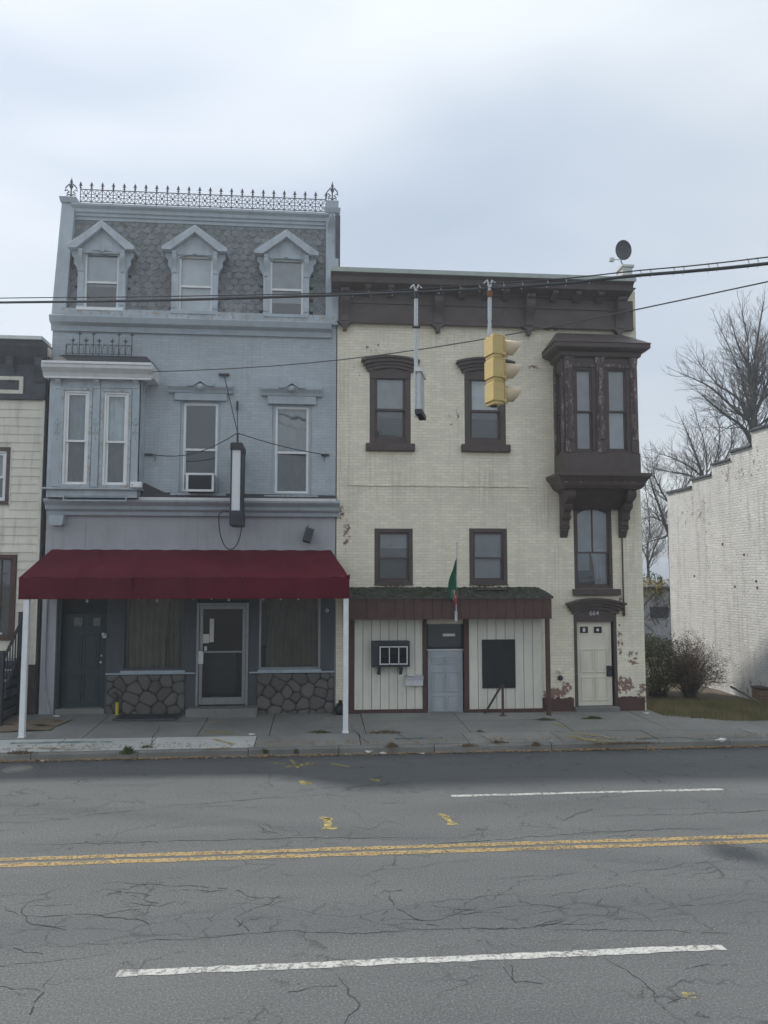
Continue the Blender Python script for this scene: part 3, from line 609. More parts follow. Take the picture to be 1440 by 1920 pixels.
# ================================================================== WINDOW AND DOOR BUILDERS
def folds(b, x0, x1, z0, z1, y, amp=.025, n=9, gather=0.0, side=0, rows=6):
    k = n * 6
    for i in range(k):
        for j in range(rows):
            def P(ii, jj):
                t = ii / k; s = jj / rows; x = x0 + (x1 - x0) * t
                if gather:                                    # tied back towards one side lower down
                    f = gather * math.sin(min(1, s * 1.25) * math.pi / 2); edge = x0 if side < 0 else x1; x = edge + (x - edge) * (1 - f)
                return (x, y + amp * math.sin(t * n * 2 * math.pi + .7 * math.sin(3 * s)), z1 + (z0 - z1) * s)
            b.face([P(i, j), P(i + 1, j), P(i + 1, j + 1), P(i, j + 1)])
    return b
def frame_bars(b, x0, x1, z0, z1, w, y0, y1, bottom=None):
    bt_ = w if bottom is None else bottom
    b.box(x0, x0 + w, y0, y1, z0, z1); b.box(x1 - w, x1, y0, y1, z0, z1); b.box(x0 + w, x1 - w, y0 + .001, y1, z1 - w, z1); b.box(x0 + w, x1 - w, y0 + .001, y1, z0, z0 + bt_); return b
def window(parent, x0, x1, z0, z1, y, fm, sm=None, fw=.05, sw=.04, mid=.5, glass2=None, curtain='blind', drop=1.0, cm=None, cm_y=.14, name='window', up=None, lowglass=None, rec=.05):
    sm = sm or fm; up = up or m_glass_dusty; low = lowglass or m_glass_dim
    w = frame_bars(MB(), x0, x1, z0, z1, fw, y + rec - .03, y + rec + .09).build(name, fm, parent, .006)
    a0, a1, c0, c1 = x0 + fw, x1 - fw, z0 + fw, z1 - fw; zm = c0 + (c1 - c0) * mid
    frame_bars(MB(), a0 + .002, a1 - .002, zm - sw * .5, c1 - .002, sw, y + rec, y + rec + .035).build('sash', sm, w)
    frame_bars(MB(), a0 + .004, a1 - .004, c0 + .002, zm + sw * .5, sw, y + rec + .038, y + rec + .073).build('sash', sm, w)
    MB().face([(a0 + sw, y + rec + .018, zm), (a1 - sw, y + rec + .018, zm), (a1 - sw, y + rec + .018, c1 - sw), (a0 + sw, y + rec + .018, c1 - sw)]).build('pane', up, w)
    MB().face([(a0 + sw, y + rec + .055, c0 + sw), (a1 - sw, y + rec + .055, c0 + sw), (a1 - sw, y + rec + .055, zm), (a0 + sw, y + rec + .055, zm)]).build('pane', low, w)
    if curtain == 'blind':
        zb = z1 - (z1 - z0) * drop; bb = MB(); bb.box(x0, x1, y + cm_y, y + cm_y + .01, zb, z1); bb.box(x0, x1, y + cm_y - .01, y + cm_y + .02, zb - .02, zb); bb.build('blind', cm or m_blind, w)
    elif curtain == 'folds':
        folds(MB(), x0, x1, z1 - (z1 - z0) * drop, z1, y + cm_y + .03, .028, 4).build('curtain', cm or m_curtain_w, w, smooth=True)
    return w
def panel_door(parent, x0, x1, z0, z1, y, m, rows, thick=.05, name='door', panels_m=None, pw=.1):
    d = bx(name, m, parent, x0, x1, y, y + thick, z0, z1, .004); w = x1 - x0; Hh = z1 - z0
    for (a, c) in rows:
        for s in (0, 1):
            px0 = x0 + w * (.14 + s * .40); px1 = px0 + w * .32
            b = MB(); b.box(px0, px1, y - .004, y + .001, z0 + Hh * a, z0 + Hh * c)
            frame_bars(b, px0 - .015, px1 + .015, z0 + Hh * a - .015, z0 + Hh * c + .015, .022, y - .022, y); b.box(px0 + .04, px1 - .04, y - .014, y - .002, z0 + Hh * a + .05, z0 + Hh * c - .05); b.build('panel', m, d)
    return d
def arc_poly(x0, x1, zb, rise, n=14, thick=0.0, over=0.0):      # lower edge of a segmental arch
    return [(x0 + (x1 - x0) * i / n, zb + rise * (1 - (2 * i / n - 1) ** 2)) for i in range(n + 1)]
def stepped_arch(b, x0, x1, z0, rise, steps, ear):               # moulded hood following an arch: (height, projection, widen)
    zz = 0
    for (hh, pr, wd) in steps:
        lo = arc_poly(x0 - wd, x1 + wd, z0 + zz, rise); hi = arc_poly(x0 - wd - .002, x1 + wd + .002, z0 + zz + hh, rise)
        b.prism(lo + hi[::-1], -pr, .0); zz += hh
    return b
def shift_y(mb, dy): mb.v = [(v[0], v[1] + dy, v[2]) for v in mb.v]; return mb
def scroll_bracket(x, w, y0, z1, drop, proj, n=10):              # S-profile bracket on the wall plane y0 under z1
    P = [(y0, z1), (y0 - proj, z1), (y0 - proj, z1 - drop * .12)]
    for i in range(n + 1):
        t = i / n; P.append((y0 - proj * (.92 - .62 * t + .22 * math.sin(t * 2 * math.pi)) * (1 - .35 * t), z1 - drop * (.14 + .80 * t)))
    P.append((y0, z1 - drop)); return MB().prism(P, x - w / 2, x + w / 2, 'x')

# ================================================================== BLUE-GREY HOUSE
XB0 = at(85, 1000, 0)[0]; XB1 = at(630, 950, 0)[0]
blue = thing('row_house', ((XB0 + XB1) / 2, 0, .2), 'three-storey blue-grey painted brick house with slate mansard and iron roof cresting', 'building')
Zg = .1; DEPTH = 9.0
zc_lo, zc_hi = at(350, 968, 0)[1], at(350, 948, 0)[1]            # cornice over the shop
zu_lo, zu_hi = at(360, 628, 0)[1], at(360, 596, 0)[1]            # cornice under the mansard
zm_top = at(360, 417, .35)[1]; zr_top = at(360, 392, .35)[1]
win1 = R(337, 750, 413, 926); win2 = R(510, 757, 584, 930)
bayw = R(110, 725, 240, 915)
sd1 = R(107, 1100, 199, 1331); sw1 = R(230, 1085, 347, 1257); gd = R(368, 1095, 466, 1323); sw2 = R(486, 1085, 601, 1255)
# upper wall with its openings
MB().wall(XB0, XB1, zc_lo, zu_hi, [win1, win2, bayw], 0.0, .16).build('wall', m_blue_brick, blue)
zsp = sw1[3] + .12
MB().wall(XB0, XB1, zsp, zc_lo, [], 0.0, .12).build('fascia_panel', m_store, blue); MB().wall(XB0, XB1, Zg, zsp, [sd1, sw1, gd, sw2], 0.003, .12).build('shop_front', m_store_shaded, blue); bx('end_pilaster', m_store, blue, XB0, at(105, 1200, 0)[0], -.02, .002, Zg, zsp, .004)
sh = MB()
sh.box(XB0, XB0 + .01, .0, DEPTH, Zg, zu_hi); sh.box(XB1 - .012, XB1 - .002, .0, DEPTH, Zg, zu_hi); sh.box(XB0 + .02, XB0 + .03, .5, DEPTH, zu_hi, zr_top - .1); sh.box(XB1 - .06, XB1 - .05, .5, DEPTH, zu_hi, zr_top - .1); sh.box(XB0, XB1 - .01, DEPTH, DEPTH + .01, Zg, zr_top)
sh.build('side_wall', m_blue_brick, blue)
fl = MB()
for z in (Zg + .02, zc_lo + .1, zu_hi - .12): fl.box(XB0 + .02, XB1 - .02, .17, DEPTH - .02, z, z + .05)
fl.box(XB0 + .04, XB1 - .07, 2.8, 2.82, Zg, zr_top - .2)
fl.build('floor', m_room, blue)
bx('roof_deck', m_roof, blue, XB0 + .02, XB1 - .02, .45, DEPTH, zr_top - .08, zr_top - .04)
# seams of the board panels over the shop window
for px in (160, 235, 370, 484, 600):
    x = at(px, 1000, 0)[0]; bx('seam_batten', m_store, blue, x - .006, x + .006, -.008, .002, zc_lo - .95, zc_lo)
# lower cornice
lc = MB(); x0c, x1c = at(80, 955, -.33)[0], at(637, 955, -.33)[0]
Hc = zc_hi - zc_lo + .1
lc.prism([(0, zc_lo), (-.10, zc_lo), (-.12, zc_lo + Hc * .25), (-.20, zc_lo + Hc * .38), (-.22, zc_lo + Hc * .6), (-.33, zc_lo + Hc * .85), (-.33, zc_lo + Hc), (0, zc_lo + Hc + .06)], x0c, x1c, 'x')
lc.build('shop_cornice', m_blue_trim, blue, .006)
zf = zc_lo + Hc
xa, xb_ = at(258, 948, -.34)[0], at(630, 948, -.34)[0]
MB().box(xa, xb_, -.345, -.32, zf - .015, zf + .05).build('flashing', m_white, blue)
fa = MB(); fa.face([(xa, -.32, zf + .045), (xb_, -.32, zf + .045), (xb_, -.002, zf + .16), (xa + .05, -.002, zf + .20)]); fa.build('tarred_ledge', m_roof, blue)
ta = MB(); x_a, x_b = at(262, 930, -.2)[0], at(330, 930, -.2)[0]
ta.hexa([(x_a, -.34, zf + .05), (x_b, -.34, zf + .05), (x_b, -.002, zf + .12), (x_a, -.002, zf + .12)], [(x_a + .02, -.30, zf + .07), (x_b - .1, -.30, zf + .065), (x_b - .3, -.003, zf + .20), (x_a + .03, -.003, zf + .42)]); ta.build('tarred_patch', m_roof, blue)
eb = MB(); r_ = R(92, 970, 120, 985, -.2)
eb.prism([(r_[0], r_[3] + .05), (r_[1], r_[3] + .05), (r_[1] - .02, r_[2] + .03), (r_[1] - .05, r_[2]), (r_[0] + .05, r_[2]), (r_[0] + .02, r_[2] + .03)], -.24, 0); eb.build('cornice_block', m_blue_trim, blue)
# cornice under the mansard
uc = MB(); x0u, x1u = at(91, 615, -.22)[0], at(622, 615, -.22)[0]; Hu = zu_hi - zu_lo
uc.prism([(0, zu_lo), (-.06, zu_lo), (-.08, zu_lo + Hu * .3), (-.20, zu_lo + Hu * .42), (-.24, zu_lo + Hu * .72), (-.24, zu_lo + Hu * .78), (-.14, zu_lo + Hu * .86), (0, zu_lo + Hu * .9)], x0u, x1u, 'x').build('upper_cornice', m_blue_trim, blue, .006)
sp_ = MB(); sp_.box(XB0 + .05, XB1 - .03, -.10, .03, zu_lo + Hu * .80, zu_hi + .12); sp_.build('sill_course', m_blue_dirty, blue)
# mansard
z_m0 = zu_hi + .08; slope = .40 / (zm_top - z_m0)
def my(z): return 0.05 + slope * (z - z_m0)
DORM = [dict(c=189, tip=415, e0=130, e1=255, ey=462, w=(161, 475, 220, 579), o=(146, 236), open=.0, drop=.55), dict(c=366, tip=424, e0=305, e1=428, ey=466, w=(338, 484, 396, 586), o=(322, 409), drop=.93), dict(c=537, tip=433, e0=477, e1=597, ey=473, w=(509, 490, 566, 592), o=(494, 580), drop=.72)]
holes = []
for d in DORM:
    o0, o1, _, _ = R(d['o'][0], 500, d['o'][1], 520, -.03); w0, w1, wz0, wz1 = R(*d['w'], 0.0); d['box'] = (o0, o1); d['win'] = (w0, w1, wz0, wz1)
    holes.append((o0 + .05, o1 - .05, z_m0 + .02, wz1 + .15))
mm = MB(); mm.wall(XB0 + .1, XB1 - .05, z_m0 - .02, zm_top, holes, my, .0); mm.build('mansard_board', m_roof, blue)
# slates, laid one by one
sw_, ex = .205, .158
def slate_mesh(kind):
    w = sw_ * .96 / 2; L = .27; b = MB()
    if kind == 0: poly = [(-w, L), (-w, .07), (-w * .45, 0), (w * .45, 0), (w, .07), (w, L)]
    else:
        poly = [(-w, L)] + [(-w * math.cos(t), .085 - .085 * math.sin(t)) for t in [i * math.pi / 6 for i in range(7)]] + [(w, L)]
    b.prism(poly, -.014, 0); me = b.mesh('slate'); me.materials.append(m_slate); return me
SM = [slate_mesh(0), slate_mesh(1)]
rows = int((zm_top - z_m0) / ex) + 1; tilt = -math.atan(slope)
for j in range(rows):
    z = z_m0 + j * ex; off = .5 * sw_ if j % 2 else 0; x = XB0 + .26 + off - sw_ * .2
    while x < XB1 - .20:
        inside = False
        for d in DORM:
            o0, o1 = d['box']
            if o0 - .02 < x < o1 + .02 and z < d['win'][3] + .2: inside = True
            hw = (at(d['e1'], d['ey'], -.1)[0] - at(d['e0'], d['ey'], -.1)[0]) / 2; cxm = (o0 + o1) / 2; ez = at(d['c'], d['ey'], -.1)[1]; tz = at(d['c'], d['tip'], -.1)[1]
            if abs(x - cxm) < hw - .12 and ez < z + .1 < tz - (tz - ez) * abs(x - cxm) / hw - .02: inside = True
        if not inside and z + .1 < zm_top:
            piece('slate', SM[1 if j % 5 == 4 else 0], (x, my(z) - .022, z), blue, (tilt - .055, random.uniform(-.03, .03), random.uniform(-.02, .02)), (1, 1, random.uniform(.94, 1.02)))
        x += sw_
# top mouldings of the mansard
tm = MB(); zt0 = zm_top - .02; Ht = zr_top - zt0; yt = my(zm_top)
tm.prism([(yt + .1, zt0), (yt - .05, zt0), (yt - .05, zt0 + Ht * .2), (yt - .09, zt0 + Ht * .25), (yt - .09, zt0 + Ht * .42), (yt - .13, zt0 + Ht * .48), (yt - .13, zt0 + Ht * .7), (yt - .20, zt0 + Ht * .85), (yt - .20, zt0 + Ht), (yt + .2, zt0 + Ht + .03)], XB0 + .22, XB1 - .2, 'x'); tm.build('roof_moulding', m_blue_trim, blue, .004)
# end piers of the mansard
for k, (pa, pb) in enumerate(((97, 122), (611, 634))):
    xa0 = at(pa, 600, -.05)[0] if k == 0 else at(pa, 500, -.05)[0]; xa1 = xa0 + .30
    p = MB(); ytop = my(zr_top) - .06
    p.hexa([(xa0, -.10, zu_hi - .1), (xa1, -.10, zu_hi - .1), (xa1, .5, zu_hi - .1), (xa0, .5, zu_hi - .1)], [(xa0, ytop - .12, zr_top + .02), (xa1, ytop - .12, zr_top + .02), (xa1, .8, zr_top + .02), (xa0, .8, zr_top + .02)])
    pr = p.build('pier', m_blue_trim, blue, .006)
    cp = MB(); cp.hexa([(xa0 - .02, ytop - .16, zr_top + .02), (xa1 + .02, ytop - .16, zr_top + .02), (xa1 + .02, ytop + .3, zr_top + .02), (xa0 - .02, ytop + .3, zr_top + .02)], [(xa0 - .05, ytop - .2, zr_top + .14), (xa1 + .05, ytop - .2, zr_top + .14), (xa1 + .05, ytop + .34, zr_top + .14), (xa0 - .05, ytop + .34, zr_top + .14)])
    cp.box(xa0, xa1, ytop - .15, ytop + .28, zr_top + .14, zr_top + .17 if k == 0 else zr_top + .34); cp.build('pier_cap', m_blue_trim, pr, .005)
    if k == 1:
        sc_ = MB(); xm_ = (xa0 + xa1) / 2
        for s in (-1, 1):
            pts = [(xm_ + s * (.02 + .09 * math.sin(t * 2.6)), ytop - .14 - .10 * (1 - t) - .02, zr_top - .05 - .55 * t) for t in [i / 8 for i in range(9)]]
            sc_.tube(pts, .028, 5)
        sc_.lathe([(0, -.03), (.05, 0), (0, .03)], (xm_, ytop - .2, zr_top - .72), 8); sc_.build('scroll_ornament', m_blue_trim, pr, smooth=True)
    # finial
    fx, fy, fz = (xa0 + xa1) / 2, ytop + .05, zr_top + (.15 if k == 0 else .33); f = MB()
    f.tube([(fx, fy, fz), (fx, fy, fz + .52)], .02, 6, .012); f.lathe([(.02, .30), (.05, .36), (.02, .42), (.035, .46), (.0, .60)], (fx, fy, fz), 8)
    for s in (-1, 1):
        f.tube([(fx, fy, fz + .12), (fx + s * .05, fy, fz + .16), (fx + s * .10, fy, fz + .13), (fx + s * .09, fy, fz + .19), (fx + s * .04, fy, fz + .22), (fx + s * .10, fy, fz + .27), (fx + s * .14, fy, fz + .24), (fx + s * .12, fy, fz + .33), (fx + s * .04, fy, fz + .42)], .016, 5)
    f.build('finial', m_iron, blue, smooth=True)
bx('fire_wall', m_left_cornice, blue, XB1 - .04, XB1 + .07, .15, DEPTH, zu_hi, zr_top - .10)
# dormers
for d in DORM:
    o0, o1 = d['box']; w0, w1, wz0, wz1 = d['win']; cxm = (o0 + o1) / 2; yf = -.04
    ez = at(d['c'], d['ey'], -.1)[1]; tz = at(d['c'], d['tip'], -.1)[1]; hw = (at(d['e1'], d['ey'], -.1)[0] - at(d['e0'], d['ey'], -.1)[0]) / 2
    dm = empty('dormer', (cxm, yf, z_m0), blue)
    c_ = MB(); zb = wz0 - .12; n = 12; ar = .07
    arch = arc_poly(w0 - .03, w1 + .03, wz1 - .01, ar, n)
    c_.box(o0, w0 - .03, yf, .12, zb, wz1 - .01); c_.box(w1 + .03, o1, yf, .12, zb, wz1 - .01)
    c_.prism([(o0, wz1 - .01)] + arch + [(o1, wz1 - .01), (o1, ez + .1), (cxm, tz - .1), (o0, ez + .1)], yf + .001, .12); c_.build('casing', m_blue, dm, .004)
    bx('cheek', m_blue, dm, o0, o0 + .03, .12, .62, zb, ez + .1); bx('cheek', m_blue, dm, o1 - .03, o1, .12, .62, zb, ez + .1)
    th = .14
    for s in (-1, 1):
        g_ = MB(); e = cxm + s * hw
        g_.prism([(cxm, tz), (e, ez), (e, ez - th * .55), (e - s * th * 1.4, ez - th * .55), (cxm, tz - th * 1.25)], yf - .14, .62); g_.build('raking_board', m_blue, dm, .006)
    bx('pediment_rail', m_blue_trim, dm, o0 + .06, o1 - .06, yf - .025, yf, ez - .14, ez - .105)
    kx = MB(); kx.prism([(cxm - .05, ez - .12), (cxm + .05, ez - .12), (cxm + .035, wz1 + ar - .01), (cxm - .035, wz1 + ar - .01)], yf - .06, yf); kx.build('keystone', m_blue_trim, dm, .006)
    for s in (-1, 1):
        xs_ = cxm + s * ((o1 - o0) / 2 - .065); b_ = scroll_bracket(xs_, .10, yf, ez - .07, .52, .10); b_.build('bracket', m_blue_trim, dm)
        sb = MB(); xo = o0 if s < 0 else o1
        sb.prism([(xo, ez - .08), (xo + s * .16, ez - .08), (xo + s * .15, ez - .2), (xo + s * .09, ez - .26), (xo + s * .10, ez - .38), (xo + s * .04, ez - .46), (xo, ez - .6)], yf + .02, yf + .10); sb.build('side_scroll', m_blue_trim, dm)
        bx('foot_block', m_blue_trim, dm, xs_ - .07, xs_ + .07, yf - .03, yf, zb, zb + .16); bx('foot_block', m_blue_trim, dm, xs_ - .05, xs_ + .05, yf - .02, yf, zb + .2, zb + .30)
    w_ = frame_bars(MB(), w0 - .03, w1 + .03, wz0, wz1 + .05, .045, .02, .10).build('window_frame', m_whitev, dm); zmid = (wz0 + wz1) / 2 - .02
    bx('meeting_rail', m_whitev, dm, w0, w1, .03, .08, zmid - .025, zmid + .025)
    MB().face([(w0, .06, zmid), (w1, .06, zmid), (w1, .06, wz1 + .05), (w0, .06, wz1 + .05)]).build('pane', m_glass, dm); MB().face([(w0, .075, wz0), (w1, .075, wz0), (w1, .075, zmid), (w0, .075, zmid)]).build('pane', m_glass, dm)
    zb2 = wz1 - (wz1 - wz0) * d['drop']; bl = MB(); bl.box(w0, w1, .13, .14, zb2, wz1 + .04); bl.box(w0, w1, .12, .15, zb2 - .03, zb2); bl.build('blind', m_blind if d['c'] > 200 else m_shade, dm)
    bx('sill', m_whitev if d['c'] < 200 else m_blue_trim, dm, o0 + .02, o1 - .02, yf - .08, .1, wz0 - .07, wz0 - .001)
# iron cresting along the roof edge
ycr = my(zr_top) - .10; xa_, xb_ = XB0 + .38, XB1 - .27
zl, zh = zr_top + .10, zr_top + .40
cre = MB(); cre.box(xa_, xb_, ycr - .008, ycr + .008, zl - .008, zl + .008); cre.box(xa_, xb_, ycr - .008, ycr + .008, zh - .008, zh + .008)
cre = cre.build('roof_cresting', m_iron, blue)
NP = 23; st_ = (xb_ - xa_) / NP
pk = MB(); pk.tube([(0, 0, -.11), (0, 0, .38)], .010, 5); pk.lathe([(.012, .32), (.03, .345), (.012, .37), (.022, .40), (.03, .43), (.0, .50)], (0, 0, 0), 6)
pk.tube([(-.045, 0, .40), (0, 0, .385), (.045, 0, .40)], .008, 4); pkm = pk.mesh('spike'); pkm.materials.append(m_iron)
ro = MB()
for a in range(4):
    t = math.pi / 4 + a * math.pi / 2; ro.tube([(0.05 * math.cos(t), 0, .15 + .05 * math.sin(t)), (st_ * .48 * math.copysign(1, math.cos(t)), 0, .15 + .15 * math.copysign(1, math.sin(t)))], .008, 4)
for a in range(4):
    t = a * math.pi / 2; c1, s1 = math.cos(t), math.sin(t); pts = []
    for i in range(9):
        u = -math.pi * .85 + i * math.pi * 1.7 / 8; rr = .042; pts.append((c1 * (.085 + rr * math.cos(u)) - s1 * rr * math.sin(u), 0, .15 + s1 * (.085 + rr * math.cos(u)) + c1 * rr * math.sin(u)))
    ro.tube(pts, .0085, 4)
ro.lathe([(0, -.012), (.03, -.012), (.03, .012), (0, .012)], (0, 0, .15), 8, 'y'); rom = ro.mesh('rosette'); rom.materials.append(m_iron)
for i in range(NP + 1):
    piece('spike', pkm, (xa_ + st_ * i, ycr, zl), cre)
    if i < NP: piece('rosette', rom, (xa_ + st_ * (i + .5), ycr, zl), cre)
# second-floor windows
def pediment_hood(parent, px0, px1, ytop, ybot, ctip, cx):
    h0, h1, hz0, hz1 = R(px0, ytop, px1, ybot, -.1); hd = MB(); H_ = hz1 - hz0
    hd.box(h0 + .14, h1 - .14, -.07, 0, hz0, hz0 + H_ * .45); hd.prism([(0, hz0 + H_ * .45), (-.08, hz0 + H_ * .45), (-.10, hz0 + H_ * .6), (-.16, hz0 + H_ * .8), (-.16, hz0 + H_), (0, hz0 + H_ + .03)], h0, h1, 'x')
    hood = hd.build('hood', m_blue_trim, parent, .006); c = (h0 + h1) / 2; tz = at(cx, ctip, -.12)[1]
    pd = MB(); pd.prism([(c - .30, hz1 - .07), (c - .30, hz1 + .0), (c - .25, hz1 + .03), (c, tz + .02), (c + .25, hz1 + .03), (c + .30, hz1 + .0), (c + .30, hz1 - .07), (c + .17, hz1 - .07), (c, hz1 + .04), (c - .17, hz1 - .07)], -.21, 0); pd.build('hood_gable', m_blue_trim, hood, .004)
    md = MB(); md.lathe([(0, -.06), (.05, -.05), (.085, 0), (.085, .02), (0, .02)], (c, -.17, hz1 - .08), 12, 'y'); md.build('medallion', m_blue_trim, hood)
for (wr, hp, ct, cx, cur) in ((win1, (315, 437, 720, 750), 707, 375, 'none'), (win2, (490, 604, 724, 757), 712, 546, 'folds')):
    w_ = window(blue, *wr, 0.0, m_blue_trim, m_whitev, fw=.07, sw=.05, mid=.47, curtain=cur, drop=.95, cm=m_curtain_w, up=m_glass, rec=.06)
    pediment_hood(blue, *(hp[0], hp[1], hp[2], hp[3]), ct, cx)
    bx('sill', m_blue_dirty, blue, wr[0] - .16, wr[1] + .16, -.14, .05, wr[2] - .10, wr[2] + .002, .01)
    fr_ = frame_bars(MB(), wr[0] + .065, wr[1] - .065, wr[2] + .065, wr[3] - .065, .04, .045, .10).build('storm_frame', m_whitev, w_)
# bay window
by = -.46
b0, b1, bz0, bz1 = R(88, 703, 262, 945, by)
bay = empty('bay_window', ((b0 + b1) / 2, by, zf), blue)
wA = R(118, 732, 166, 911, by); wB = R(193, 735, 240, 912, by)
bb = MB(); bb.wall(b0, b1, zf + .02, bz1, [wA, wB], by, .14); bb.box(b0, b0 + .02, by, .0, zf + .02, bz1); bb.box(b1 - .02, b1, by, .0, zf + .02, bz1); bb.build('bay_body', m_blue, bay)
pc = MB()
for px in (108, 180, 254):
    x = at(px, 800, by)[0]; pc.box(x - .075, x + .075, by - .035, by, wA[2] - .02, wA[3] + .30)
pc.box(b0 + .15, b1 - .15, by - .02, by, wA[3] + .06, wA[3] + .09); pc.build('pilaster', m_blue_trim, bay, .005)
for (wr) in (wA, wB):
    window(bay, *wr, by, m_whitev, m_whitev, fw=.05, sw=.045, mid=.47, curtain='folds', drop=1.0, cm=m_curtain_w, up=m_glass, rec=.03)
    cs_ = frame_bars(MB(), wr[0] - .06, wr[1] + .06, wr[2] - .03, wr[3] + .06, .06, by - .03, by + .0); cs_.build('casing', m_blue_dirty, bay)
lz = at(170, 915, by)[1]
bx('ledge', m_blue_trim, bay, b0 - .04, b1 + .06, by - .09, 0, lz - .04, lz, .008)
pp = MB(); r_ = R(118, 928, 238, 940, by); frame_bars(pp, r_[0], r_[1], r_[2], r_[3], .03, by - .02, by); pp.build('base_panel', m_blue_trim, bay, .004)
for px in (108, 180, 254):                                     # leafy carved ornaments and top brackets
    x = at(px, 805, by)[0]; zc = at(px, 805, by)[1]; o_ = MB()
    for (dx, dz, rx, rz) in ((0, .10, .018, .05), (-.035, .13, .016, .06), (.035, .13, .016, .06), (0, -.10, .018, .05), (-.035, -.06, .016, .055), (.035, -.06, .016, .055), (0, .02, .02, .03), (0, -.2, .02, .03), (0, .22, .012, .03)):
        o_.lathe([(0, -.02), (.7, -.012), (1, 0)], (0, 0, 0), 8, 'y'); k = 24
        for i in range(len(o_.v) - k, len(o_.v)): v = o_.v[i]; sx = 1 if dx == 0 else (.7 if True else 1); o_.v[i] = (x + dx + v[0] * rx + (.35 * v[2] * rz * math.copysign(1, dx * dz) if dx else 0), by - .036 + v[1], zc + dz + v[2] * rz)
    o_.build('carved_leaf', m_blue_trim, bay)
    tb = scroll_bracket(x, .11, by - .03, at(px, 709, by)[1], .25, .10); tb.build('bracket', m_blue_trim, bay)
rs = scroll_bracket(0, .10, 0, at(268, 704, -.2)[1], .42, .13); rs.v = [(b1 + (-v[1]), -.2 + v[0], v[2]) for v in rs.v]; rs.build('bracket', m_blue_trim, bay)
e0, e1, ez0, ez1 = R(77, 680, 287, 705, by - .25)
gt = MB(); P_ = [(0, ez0), (by - .12, ez0), (by - .16, ez0 + (ez1 - ez0) * .3), (by - .27, ez0 + (ez1 - ez0) * .6), (by - .27, ez1), (0, ez1)]; gt.prism(P_, e0, e1, 'x'); gt.build('eaves_gutter', m_white, bay, .006)
gf = MB(); gf.box(e0 + .02, e1 - .03, by - .30, by - .272, ez1 - .035, ez1 + .015); gf.box(e0 + .04, e1 - .06, by - .165, by - .10, ez0 - .035, ez0 - .001); gf.build('gutter_lip', m_whitev, bay)
br = MB(); zt_ = at(180, 668, 0)[1] + .02
br.hexa([(e0, by - .27, ez1 + .016), (e1, by - .27, ez1 + .016), (e1, -.002, ez1 + .016), (e0, -.002, ez1 + .016)], [(e0 + .05, by - .2, ez1 + .04), (e1 - .08, by - .2, ez1 + .04), (e1 - .3, -.003, zt_), (e0 + .2, -.003, zt_)]); br.build('bay_roof', m_roof, bay)
c0, c1, cz0, cz1 = R(124, 646, 247, 664, -.2)
k_ = MB(); k_.box(c0, c1, -.208, -.192, cz1 - .01, cz1); k_.box(c0, c1, -.208, -.192, cz0, cz0 + .01)
for x in (c0, c1): k_.box(x - .01, x + .01, -.21, -.19, cz0 - .15, cz1)
n = 11
for i in range(n):
    xa__ = c0 + (c1 - c0) * i / n; xb__ = c0 + (c1 - c0) * (i + 1) / n; xm_ = (xa__ + xb__) / 2
    k_.tube([(xa__, -.2, cz0), (xa__ + .02, -.2, cz1 - .05), (xm_, -.2, cz1 - .01), (xb__ - .02, -.2, cz1 - .05), (xb__, -.2, cz0)], .007, 4)
k_ = k_.build('bay_cresting', m_iron, bay)
for i, f_ in enumerate((.1, .2, .3, .41, .5, .7, .8, .9, 1.0)):
    x = c0 + (c1 - c0) * f_; tall = i in (1, 3, 6, 8); h = .26 if tall else .10
    s_ = MB(); s_.tube([(x, -.2, cz0 - .05), (x, -.2, cz1 + h)], .009, 5); s_.lathe([(.01, h - .06), (.03, h - .02), (.0, h + .06)], (x, -.2, cz1), 6); s_.tube([(x - .05, -.2, cz1 + h), (x, -.2, cz1 + h - .05), (x + .05, -.2, cz1 + h)], .009, 4); s_.build('spike', m_iron, bay)
# shop front
zs = at(300, 1261, 0)[1]                                          # ledge height over the stone panels
r_ = sd1; yd = .22
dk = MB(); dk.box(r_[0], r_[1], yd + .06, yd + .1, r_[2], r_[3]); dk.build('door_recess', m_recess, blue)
dx0, dx1, dz0, dz1 = R(116, 1150, 195, 1326, yd)
dr = panel_door(blue, dx0, dx1, dz0, dz1, yd, m_door_dark, [(.06, .34), (.42, .76)], .05)
for (pa, pb) in ((136, 156), (166, 190)):
    q = R(pa, 1157, pb, 1175, yd - .01); b_ = frame_bars(MB(), q[0], q[1], q[2], q[3], .015, yd - .015, yd); b_.build('panel', m_door_dark, dr); MB().face([(q[0], yd - .004, q[2]), (q[1], yd - .004, q[2]), (q[1], yd - .004, q[3]), (q[0], yd - .004, q[3])]).build('pane', m_glass, dr)
hx, hz = at(192, 1241, yd); h_ = MB(); h_.lathe([(.0, -.075), (.028, -.07), (.03, -.05), (.012, -.04), (.012, 0)], (hx - .02, yd, hz), 10, 'y'); h_.lathe([(.0, -.03), (.02, -.03), (.022, 0)], (hx - .02, yd, hz + .14), 8, 'y'); h_.build('door_knob', m_steel, dr)
frame_bars(MB(), r_[0], r_[1], r_[2] - .02, r_[3], .06, .02, .2, .0).build('door_frame', m_recess, blue)
bx('threshold', m_conc_old, blue, r_[0], r_[1], -.02, yd + .06, Zg, dz0, .01)
